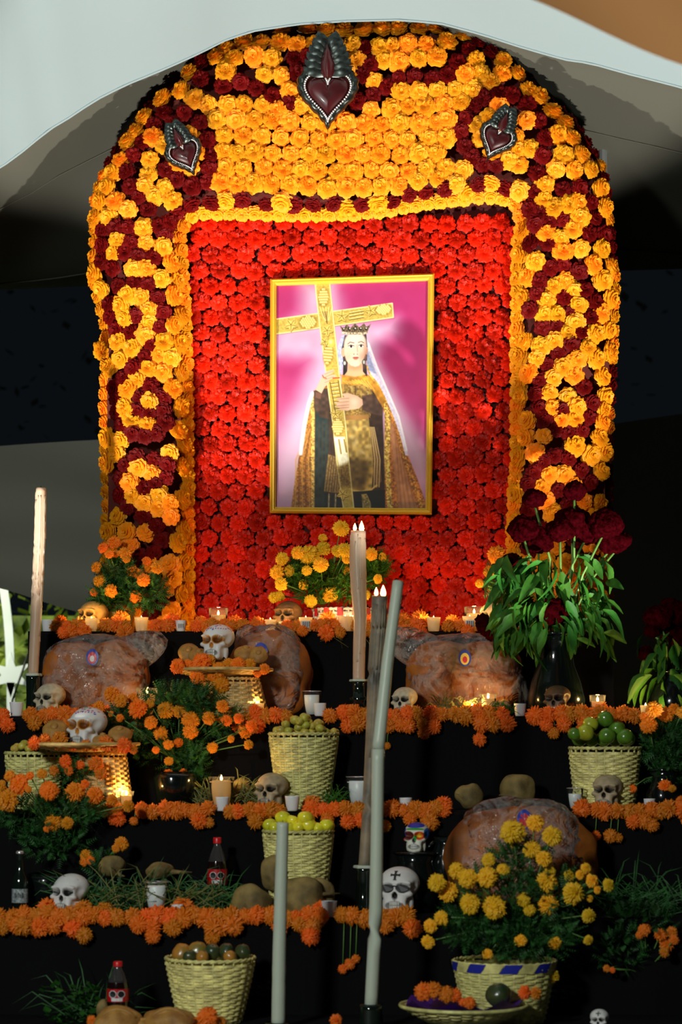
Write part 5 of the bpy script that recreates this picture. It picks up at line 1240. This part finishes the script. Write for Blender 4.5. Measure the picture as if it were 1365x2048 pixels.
b, rt, h = basket(1211, 3, 7.97, 142, 112, 122, 'cane basket of limes and green oranges at the right of the middle tier')
o_ = [(1172, 1465, 17, 'citrus', 'yellow-green orange at the left front of the right basket'), (1212, 1438, 17, 'lime', 'light green lime on top of the right basket heap'), (1235, 1458, 17, 'lime', 'dark green lime right of the topmost lime'), (1215, 1472, 17, 'lime', 'deep green lime at the front middle of the right basket'), (1251, 1474, 17, 'lime', 'lime at the right front rim of the right basket'), (1182, 1448, 16, 'citrus', 'greenish orange at the upper left of the right basket heap'), (1150, 1468, 14, 'lime', 'dark lime at the left rim of the right basket')]
for k, it in enumerate(o_): fruit('lime' if it[3] == 'lime' else 'green_orange', it[4], 'citrus fruit in the right basket', W(it[0], it[1], 7.93 if k in (0, 3, 4, 6) else 7.97), S(it[2], 7.95), it[3], k + 40, (1, 1, .95), .02)
for k in range(5): fruit('lime', 'lime low at the back of the right basket heap', 'citrus fruit in the right basket', W(1160 + 24 * k, 1478, 8.01), S(16, 7.99), 'lime', k + 60, (1, 1, .95), .02)
make_skull(541, 3, 7.88, 76, -24, 'tan', 'grey-brown skull with dark back of the head, left of the guava basket', seed=31, pitch=-6)
make_skull(1214, 3, 7.86, 74, -20, 'tan', 'brown skull in front of the citrus basket', seed=32)
votive('glass', 443, 3, 7.86, 'brightly glowing glass votive left of the grey-brown skull', True, hpx=66, fill=.9)
votive('cup', 445, 3, 7.77, 'white cup right under the brightly glowing votive', hpx=28, )
votive('cup', 585, 3, 7.77, 'white cup between skull and guava basket at the middle tier lip', hpx=30)
votive('glass', 718, 3, 7.9, 'white unlit glass votive right of the guava basket', hpx=66, fill=.88)
votive('cup', 812, 3, 7.80, 'shallow white cup right of the bent candle on the middle tier', hpx=26)
votive('glass', 1151, 3, 7.86, 'short glass votive at the left foot of the citrus basket', hpx=44, fill=.75)
votive('glass', 253, 3, 7.82, 'low glowing votive right of the lower raised plate', True, hpx=38, fill=.8)
votive('cup', 1300, 3, 7.80, 'pale cup at the right end of the middle tier', hpx=24)
b, rt, h = basket(205, 3, 7.9, 92, 122, 112, 'upturned warm cane basket lifting the plate on the middle tier', m='wickerw')
PZ3 = TZ[3] + h + .008
plate(168, PZ3, 7.86, 216, 'flat cane plate raised on the upturned basket, middle tier')
make_skull(172, 3, 7.84, 86, -30, 'sugar', 'painted sugar skull on the lower raised plate at left', z=PZ3 + .008, seed=22)
bun(110, 1462, 7.88, 26, 'brown bun standing left of the skull on the lower plate', 0, 6, .9); bun(240, 1470, 7.84, 25, 'split golden bun right of the skull on the lower plate', 0, 7, .5); bun(206, 1482, 7.80, 22, 'flat bun in front of the split golden bun', 0, 8, .2)
bouquet('marigold_heap', 'heap of marigolds around the skull on the lower left plate', 'flowers', (XP(168, 7.8), 7.8, PZ3),
        [(69, 1486, 15), (90, 1480, 13), (118, 1481, 19), (147, 1493, 10), (172, 1491, 12), (212, 1488, 16), (248, 1491, 16), (266, 1498, 10), (232, 1498, 11), (190, 1494, 10), (131, 1523, 14), (108, 1542, 11), (138, 1542, 10), (192, 1528, 15), (202, 1548, 12), (160, 1530, 9)], [(150, 1545, 34, 20)], 7.74, 'garland', stems=False, dep=.02, seed=12, nf=120)
def jicama(px, py, y, rx, rz, label, seed, root=None):
    o = thing('jicama', label, 'root vegetable', W(px, py, y)); mb = MB(); blob(mb, (0, 0, 0), (S(rx, y), S(rx, y) * .8, S(rz, y)), .12, 1.1, seed, 4); part('bulb', mb, M['jicama'], o)
    mb = MB(); e = root or (R.uniform(-1, 1) * rx, -rz * 1.3); mb.tube([(S(e[0] * .4, y), -.01, -S(e[1] * .5, y)), (S(e[0] * .8, y), -.015, -S(e[1] * .9, y)), (S(e[0] * 1.3, y), -.02, -S(e[1] * 1.0, y))], [S(6, y), S(4, y), S(1.2, y)], 7); part('taproot', mb, M['jicama'], o); return o
jicama(940, 1592, 7.92, 26, 26, 'round brown root at the middle tier, left of the larger one', 1, (-22, -6))
jicama(1037, 1580, 7.95, 34, 34, 'larger brown root behind the big bread bag', 2, (-30, 10))
jicama(482, 1580, 7.98, 22, 22, 'small root in the grass left of the grey-brown skull', 3, (14, -18))
grassy('herb_sprigs', 'dry grass and herb stalks left of the guava basket', 470, 3, 7.93, 150, 80, 160, 6, 'dry')
grassy('herb_sprigs', 'green herb sprig right of the guava basket', 680, 3, 7.9, 50, 60, 50, 7, 'leaf')
vase(1330, 3, 7.9, 80, [(30, 0), (36, .1), (38, .4), (26, .7), (24, .85), (30, 1.0)], 'shiny dark vase at the right edge of the middle tier')
bouquet('marigold_bunch', 'marigold bunch with dark broad foliage at the right edge, above the middle tier', 'flowers', floorpt(1330, 3, 7.9) + Vector((0, 0, .09)),
        [(1309, 1420, 18), (1331, 1430, 17), (1298, 1450, 19), (1350, 1418, 13), (1366, 1426, 14), (1331, 1571, 14), (1346, 1577, 8), (1266, 1577, 10), (1288, 1432, 9)], [(1330, 1480, 46, 40), (1340, 1530, 44, 46)], 7.86, 'marigold', seed=14, nf=300)

# ================================================================ tier 4
garland(4, 2, 545, 'marigold garland along the fourth tier, left half', skip=[], rr=(17, 23), step=25, seed=31, dang=[(168, 1870, 17), (48, 1852, 20), (306, 1872, 16), (425, 1874, 16)])
garland(4, 550, 835, 'marigold garland along the fourth tier, between the two foremost candles', skip=[658], rr=(17, 22), step=25, seed=32, dang=[(622, 1872, 20), (700, 1928, 12), (686, 1938, 10), (712, 1918, 9)])
make_skull(138, 4, 7.5, 84, -26, 'white', 'plain white skull with black sockets, far left of the fourth tier', seed=41)
make_skull(797, 4, 7.5, 98, -14, 'white', 'white skull with black brow cross and sunglasses, right of the bent candle', seed=42, cross=True, shades=True)
def bottle(px, t, y, hpx, rpx, label, kind):
    o = thing('glass_bottle' if kind == 'beer' else 'soda_bottle', label, 'bottle', floorpt(px, t, y)); h = S(hpx, y); r_ = S(rpx, y)
    if kind == 'beer':
        mb = MB(); mb.lathe([(0, 0), (r_, .003), (r_, h * .52), (r_ * .85, h * .60), (r_ * .46, h * .72), (r_ * .40, h * .95), (r_ * .46, h * .97), (r_ * .40, h)], 32); part('glass_body', mb, M['dglass'], o)
        mb = MB(); mb.lathe([(r_ * 1.02, h * .20), (r_ * 1.02, h * .42)], 32, cap=False); pl_ = part('paper_label', mb, M['paper'], o, label='pale printed label')
        for k in range(5):
            mb = MB(); mb.box((-r_ * .5 + k * r_ * .22, -r_ * 1.05, h * .28), (-r_ * .5 + k * r_ * .22 + r_ * .12, -r_ * .98, h * (.34 if k % 2 else .36))); part('print_mark', mb, M['ink'], pl_, smooth=False)
        mb = MB(); mb.lathe([(r_ * .5, h * .975), (r_ * .52, h * 1.0), (r_ * .42, h * 1.02), (.0001, h * 1.02)], 20, cap=False); part('crown_cap', mb, M['silver'], o, label='pale metal cap')
    else:
        mb = MB(); mb.lathe([(0, 0), (r_ * .8, .0), (r_, h * .05), (r_ * .96, h * .22), (r_, h * .36), (r_, h * .60), (r_ * .9, h * .68)], 36, cap=False); part('cola_fill', mb, M['cola'], o)
        mb = MB(); mb.lathe([(r_ * .9, h * .68), (r_ * .62, h * .80), (r_ * .36, h * .89), (r_ * .34, h * .93)], 36, cap=False); part('clear_shoulder', mb, M['clearp'], o)
        mb = MB(); mb.lathe([(r_ * 1.015, h * .38), (r_ * 1.015, h * .58)], 36, cap=False); wl_ = part('wrap_label', mb, M['labelr'], o, label='red wrap label with two black octagons')
        for s_ in (-1, 1):
            for q, (sc, mm) in enumerate(((.36, 'white'), (.30, 'ink'))):
                mb = MB(); n = 8; V = []
                for i in range(n):
                    a = PI / 8 + 2 * PI * i / n; x = (s_ * .38 + sc * math.cos(a)) * r_; z = h * .50 + sc * r_ * math.sin(a); V.append((x, -math.sqrt(max(0, (r_ * 1.03) ** 2 - x * x)) - .0006 * (q + 1), z))
                mb.add(V, [tuple(range(n))]); part('label_octagon', mb, M[mm], wl_, smooth=False)
        mb = MB(); V = [(x * r_, -math.sqrt(max(0, (r_ * 1.025) ** 2 - (x * r_) ** 2)) - .0003, h * zz) for zz in (.39, .44) for x in (-.5, -.2, .2, .5)]; mb.add(V, [(k, k + 1, k + 5, k + 4) for k in range(3)]); part('label_patch', mb, M['white'], wl_, smooth=False)
        mb = MB(); mb.lathe([(r_ * .42, h * .92), (r_ * .43, h * .985), (r_ * .38, h), (.0001, h)], 24, cap=False); part('screw_cap', mb, M['redcap'], o, label='red screw cap')
    return o
bottle(40, 4, 7.5, 126, 16, 'dark glass beer bottle with pale label at the far left', 'beer')
bottle(435, 4, 7.62, 150, 20, 'red-capped cola bottle on the fourth tier, left of the yellow fruit basket', 'soda')
votive('glass', 313, 4, 7.5, 'tall white unlit glass votive in the grass of the fourth tier', hpx=66, fill=.9)
votive('cup', 355, 4, 7.43, 'flat white cup right of the grass votive', hpx=24)
votive('cup', 659, 4, 7.40 + .022, 'white cup on the fourth tier lip, between the two foremost candles', hpx=32)
b, rt, h = basket(597, 4, 7.68, 140, 100, 160, 'cane basket of yellow fruit on the fourth tier, behind the foremost candle')
ya = [(540, 1650, 15), (551, 1656, 14), (566, 1636, 16), (585, 1640, 11), (611, 1636, 16), (618, 1650, 15), (654, 1650, 14), (598, 1654, 14), (636, 1656, 13), (578, 1656, 13)]
for j, yy in enumerate((7.63, 7.69)): fruits([(p[0] + 3 * j, p[1] + 3 * j, p[2]) for p in ya[j * 2 if j else 0:]], 4, yy, 'glossy yellow fruit in the fourth tier basket', 'yellow fruit in the fourth tier basket', 'apple', nm='yellow_fruit')
jicama(505, 1806, 7.5, 40, 38, 'round root left of the foremost candle, fourth tier', 5, (-40, 20)); jicama(600, 1800, 7.52, 52, 48, 'largest brown root, behind the foremost candle', 6, (62, -14)); jicama(550, 1750, 7.6, 30, 40, 'dark root leaning on the yellow fruit basket', 7, (-14, 10)); jicama(640, 1790, 7.56, 30, 34, 'brown root with taproot, left of the white lip cup', 8, (30, 26))
jicama(225, 1732, 7.6, 26, 22, 'yellowish root in the grass right of the plain white skull', 9, (20, 20)); jicama(320, 1742, 7.62, 28, 18, 'flat root behind the tall votive of the fourth tier', 10, (50, 2))
grassy('herb_sprigs', 'tangle of green herbs around the roots on the fourth tier left', 300, 4, 7.56, 330, 100, 420, 8, 'fern'); grassy('herb_sprigs', 'dry stalks over the left part of the fourth tier', 310, 4, 7.52, 260, 110, 90, 9, 'dry')
bouquet('marigold_sprig', 'loose marigold sprig above the plain white skull', 'flowers', floorpt(215, 4, 7.6), [(243, 1688, 15), (232, 1697, 9), (173, 1712, 13), (168, 1724, 9), (181, 1720, 9)], [(200, 1735, 40, 30)], 7.58, 'marigold', seed=15, nf=60)
vs_ = thing('clay_pot', 'dark pot behind the plain white skull', 'pot', floorpt(95, 4, 7.62)); mb = MB(); mb.lathe([(0, 0), (.06, 0), (.075, .11), (.065, .13), (.055, .12), (0, .02)], 28, cap=False); part('pot_body', mb, M['vase'], vs_)
bouquet('marigold_bunch', 'marigold bunch at the far left below the middle tier plate', 'flowers', floorpt(95, 4, 7.62) + Vector((0, 0, .09)),
        [(2, 1572, 12), (20, 1552, 12), (39, 1569, 22), (17, 1601, 22), (57, 1579, 8), (98, 1582, 19), (150, 1584, 21), (189, 1591, 19), (84, 1548, 11), (108, 1646, 17), (135, 1646, 14), (94, 1658, 8), (224, 1600, 12), (256, 1612, 13), (60, 1552, 9), (170, 1568, 9)],
        [(60, 1630, 70, 40), (150, 1620, 60, 34), (110, 1680, 70, 40)], 7.62, 'marigold', seed=16, nf=240, dep=.03)
# pottery stand with the many-coloured skull
jar = thing('glazed_jar', 'black glazed jar under the many-coloured skull', 'jar', floorpt(832, 4, 7.64)); mb = MB(); j_ = lambda v: S(v, 7.64)
mb.lathe([(0, 0), (j_(40), 0), (j_(46), j_(30)), (j_(44), j_(70)), (j_(36), j_(100)), (j_(42), j_(118)), (0, j_(118))], 36); part('jar_body', mb, M['vase'], jar)
mb = MB(); mb.tube([(j_(43) * math.cos(a), j_(43) * math.sin(a), j_(118)) for a in [2 * PI * i / 40 for i in range(41)]], .005, 6); part('lip', mb, M['vase'], jar)
make_skull(833, 4, 7.64, 62, -14, 'multi', 'skull painted in blue, green and red on the black jar', z=TZ[4] + j_(118), seed=43)
jar = thing('glazed_jar', 'dark blue glazed jug between the many-coloured skull and the big bread bag', 'jar', floorpt(893, 4, 7.66)); mb = MB()
mb.lathe([(0, 0), (j_(22), 0), (j_(34), j_(60)), (j_(32), j_(110)), (j_(22), j_(135)), (j_(26), j_(150)), (0, j_(140))], 36); part('jar_body', mb, M['vase'], jar)
mb = MB(); mb.tube([(-j_(24), -.01, j_(140)), (-j_(44), -.01, j_(125)), (-j_(46), -.01, j_(90)), (-j_(33), -.01, j_(62))], .006, 8); part('handle', mb, M['vase'], jar)
bagged(1043, 4, 7.62, 262, 232, 'largest cellophane bread bag, behind the blue-trimmed flower basket', [(2.3, .05)], 5, (.02, .62, .032, 'r'), breads=1, m='bread')
# candle that leans right, lit, and its holder
holder('black glass candle holder of the leaning lit candle', floorpt(729, 4, 7.6), S(92, 7.6), S(22, 7.6), [(1.1, 0), (1.15, .06), (.8, .14), (.75, .5), (.7, .9), (.8, 1.0)])
taper('tall_candle', 'tall lit candle leaning right, second flame from the left', [floorpt(729, 4, 7.6) + Vector((0, 0, S(90, 7.6))), W(738, 1620, 7.6), W(745, 1480, 7.6), W(751, 1340, 7.6), W(757, 1260, 7.6), W(760, 1192, 7.6)], [S(12, 7.6), S(13, 7.6), S(13.5, 7.6), S(15, 7.6), S(16, 7.6), S(15.5, 7.6)], 'waxs', lit=2, drips=12, seed=6)

# ================================================================ tier 5
holder('black glazed candle holder of the bent unlit candle', floorpt(742, 5, 7.0), S(52, 7.0), S(23, 7.0), [(1.0, 0), (1.1, .3), (1.0, .8), (1.05, 1)], skirt=False)
taper('tall_candle', 'long unlit candle bent in the middle, leaning right', [floorpt(742, 5, 7.0) + Vector((0, 0, S(40, 7.0))), W(752, 1830, 7.0), W(755, 1640, 7.0), W(757, 1498, 7.0), W(775, 1330, 7.04), W(797, 1163, 7.08)], [S(13, 7), S(13.5, 7), S(12.5, 7), S(12.5, 7), S(11.5, 7.1), S(11, 7.1)], 'wax', seed=7, joint=3)
holder('dark holder of the thick foremost candle, below the frame', floorpt(557, 5, 7.02), .02, S(26, 7), [(1.0, 0), (1.1, .3), (1.0, .8), (1.05, 1)], skirt=False)
taper('tall_candle', 'thick unlit foremost candle in front of the yellow fruit basket', [floorpt(557, 5, 7.02) + Vector((0, 0, .015)), W(559, 1900, 7.02), W(563, 1750, 7.02), W(566, 1645, 7.02)], [S(14, 7), S(13.5, 7), S(12.5, 7), S(12, 7)], 'wax', seed=8)
b, rt, h = basket(421, 5, 7.2, 178, 118, 128, 'wide cane basket of mangoes and avocados on the lowest tier')
for k, (px, py, r_, m, nm, lab) in enumerate([(364, 1907, 20, 'mango', 'mango', 'green and red mango at the left rim of the lowest basket'), (395, 1903, 20, 'mango', 'mango', 'dark mango next to the left-rim mango'), (425, 1905, 18, 'avocado', 'avocado', 'avocado at the back middle of the lowest basket'), (453, 1902, 16, 'avocado', 'avocado', 'glossy green avocado right of middle in the lowest basket'), (486, 1905, 17, 'avocado', 'avocado', 'bright-spotted avocado at the right of the lowest basket'), (460, 1914, 13, 'mango', 'mango', 'orange mango between two avocados'), (405, 1914, 13, 'mango', 'mango', 'small orange mango low in the lowest basket'), (380, 1914, 14, 'avocado', 'avocado', 'avocado low between the two mangoes')]):
    yy = 7.17 if k > 4 else 7.22; fruit(nm, lab, 'fruit in the lowest basket', W(px, py, yy), S(r_, yy), m, k + 80, (1, .95, 1.08))
bottle(236, 5, 7.12, 128, 22, 'red-capped cola bottle behind the bread on the lowest tier', 'soda')
jicama(205, 2022, 7.08, 13, 22, 'pointed pale onion left of the lowest cola bottle', 12, (-6, 34))
for k, (px, py, rx, rz, lab, m) in enumerate([(238, 2050, 52, 36, 'golden round loaf at the bottom left', 'bun'), (340, 2052, 56, 40, 'brown round loaf in front of the lowest basket', 'bun'), (290, 2062, 40, 26, 'small loaf between the two round loaves', 'bun')]):
    o = thing('round_loaf', lab, 'bread', W(px, py, 6.98)); mb = MB(); blob(mb, (0, 0, 0), (S(rx, 7), S(rx, 7) * .8, S(rz, 7)), .08, 1.6, 90 + k, 4); part('crumb', mb, M[m], o)
    for s_ in (-1, 1): mb = MB(); mb.tube([(S(rx, 7) * .7 * c_, -S(rx, 7) * .45 + .004, S(rz, 7) * (.86 - .5 * c_ * c_) + s_ * .004) for c_ in lin(-1, 1, 8)], .006, 6); part('dough_strip', mb, M[m], o)
o = bouquet('marigold_sprig', 'single orange marigold below the lowest cane basket', 'flowers', floorpt(415, 5, 6.97), [(415, 2036, 24), (440, 2046, 14), (184, 2042, 12), (672, 2042, 14)], [], 6.96, 'garland', stems=False, seed=17)
o['label'] = 'loose orange marigolds scattered at the bottom edge'
mb = MB(); c_ = floorpt(140, 5, 7.15)
for k in range(150):
    p = Vector((R.uniform(-.09, .09), R.uniform(-.05, .05), R.uniform(.0, .12))); d = Vector((R.uniform(-1, 1), R.uniform(-1, 0), R.uniform(-.3, 1))).normalized(); s_ = R.uniform(.015, .03); t_ = d.cross(Vector((0, 0, 1))).normalized() * s_ * .5
    mb.add([p, p + d * s_ * .5 + t_, p + d * s_, p + d * s_ * .5 - t_], [(0, 1, 2, 3)])
tag(link('leafy_herb', mb.mesh('leafy_herb', M['leaf'], False), None, c_), 'leafy green herb bundle at the lower left, beside the lowest cola bottle', 'herbs', kind='stuff')
grassy('herb_sprigs', 'thin green stalks at the bottom left of the lowest tier', 190, 5, 7.2, 120, 120, 60, 19, 'fern')
# the blue-trimmed basket with the large bunch
b, rt, h = basket(1010, 5, 7.2, 204, 150, 122, 'cane basket with blue and cream binding, holding the largest marigold bunch', trim=True)
bouquet('marigold_bunch', 'largest marigold bunch, in the blue-trimmed basket at lower right', 'flowers', floorpt(1010, 5, 7.2) + Vector((0, 0, .06)),
        [(1026, 1664, 27), (1071, 1647, 20), (1104, 1673, 22), (1065, 1700, 20), (1088, 1718, 18), (1094, 1764, 23), (1101, 1742, 12), (1096, 1809, 24), (937, 1757, 21), (914, 1742, 17), (875, 1766, 19), (897, 1783, 22), (941, 1808, 21), (976, 1755, 21), (990, 1815, 24), (1006, 1741, 14), (1048, 1800, 14), (1060, 1820, 13), (1146, 1787, 22), (1139, 1752, 13), (1172, 1737, 12), (1184, 1762, 15), (1180, 1797, 8), (978, 1720, 15), (1217, 1770, 13), (884, 1836, 16), (862, 1852, 15), (857, 1884, 14), (1177, 1832, 15), (1042, 1881, 14), (1110, 1886, 14), (1177, 1880, 11), (976, 1908, 11), (1102, 1952, 18), (1160, 1750, 10), (1195, 1780, 9), (1030, 1690, 9)],
        [(1040, 1720, 60, 46), (1000, 1780, 90, 50), (1100, 1790, 80, 50), (1010, 1860, 100, 44), (1080, 1870, 80, 44), (930, 1850, 50, 40), (1040, 1890, 80, 28)], 7.14, 'golden', seed=18, nf=300, dep=.03)
bouquet('marigold_bunch', 'dim marigold sprigs at the right end of the fourth tier', 'flowers', floorpt(1270, 4, 7.5), [(1334, 1888, 17), (1322, 1870, 13), (1345, 1865, 12), (1290, 1860, 13), (1330, 1905, 10), (1214, 1937, 8), (1226, 1940, 6), (1280, 1870, 8), (1350, 1880, 9)], [(1290, 1840, 70, 36), (1240, 1900, 50, 50)], 7.34, 'garland', seed=19, nf=160)
grassy('herb_sprigs', 'dark herb stalks on the right part of the fourth tier', 1290, 4, 7.5, 160, 120, 120, 20, 'fern')
PZ5 = PZ(2046, 7.0)
plate(928, PZ5, 7.0, 250, 'shallow cane plate lined with purple tissue at bottom right', m='wicker', rise=.05)
o = thing('purple_tissue', 'crumpled purple tissue paper in the plate at bottom right', 'paper', (XP(928, 7.0), 7.0, PZ5)); mb = MB(); V = []; n = 28
for j in range(9):
    for i in range(n):
        a = 2 * PI * i / n; rr = S(116, 7) * j / 8; V.append((rr * math.cos(a), rr * math.sin(a), .014 + .052 * (j / 8) ** 2.2 + .010 * math.sin(a * 7 + j) * j / 8 + .016 * noise.noise(Vector((rr * 60 * math.cos(a), rr * 60 * math.sin(a), 0)))))
mb.add(V, [(j * n + i, j * n + (i + 1) % n, (j + 1) * n + (i + 1) % n, (j + 1) * n + i) for j in range(8) for i in range(n)]); part('tissue_sheet', mb, M['purple'], o)
bouquet('marigold_heap', 'orange marigolds lying on the purple tissue', 'flowers', (XP(928, 7.0), 7.0, PZ5 + .02), [(848, 1984, 19), (868, 1981, 17), (892, 1988, 18), (910, 1990, 14), (940, 2006, 12), (1050, 1985, 14), (1072, 1986, 12), (925, 2004, 9)], [], 6.97, 'garland', stems=False, seed=20, dep=.015)
fruit('avocado', 'black avocado on the purple tissue plate', None, W(997, 1989, 6.98), S(26, 7), 'avocado', 99, (1, 1, .95))
make_skull(1199, 5, 6.96, 46, -14, 'white', 'white skull with dark brow cross, cut by the bottom edge', z=TZ[5] - .0, seed=51, cross=True)
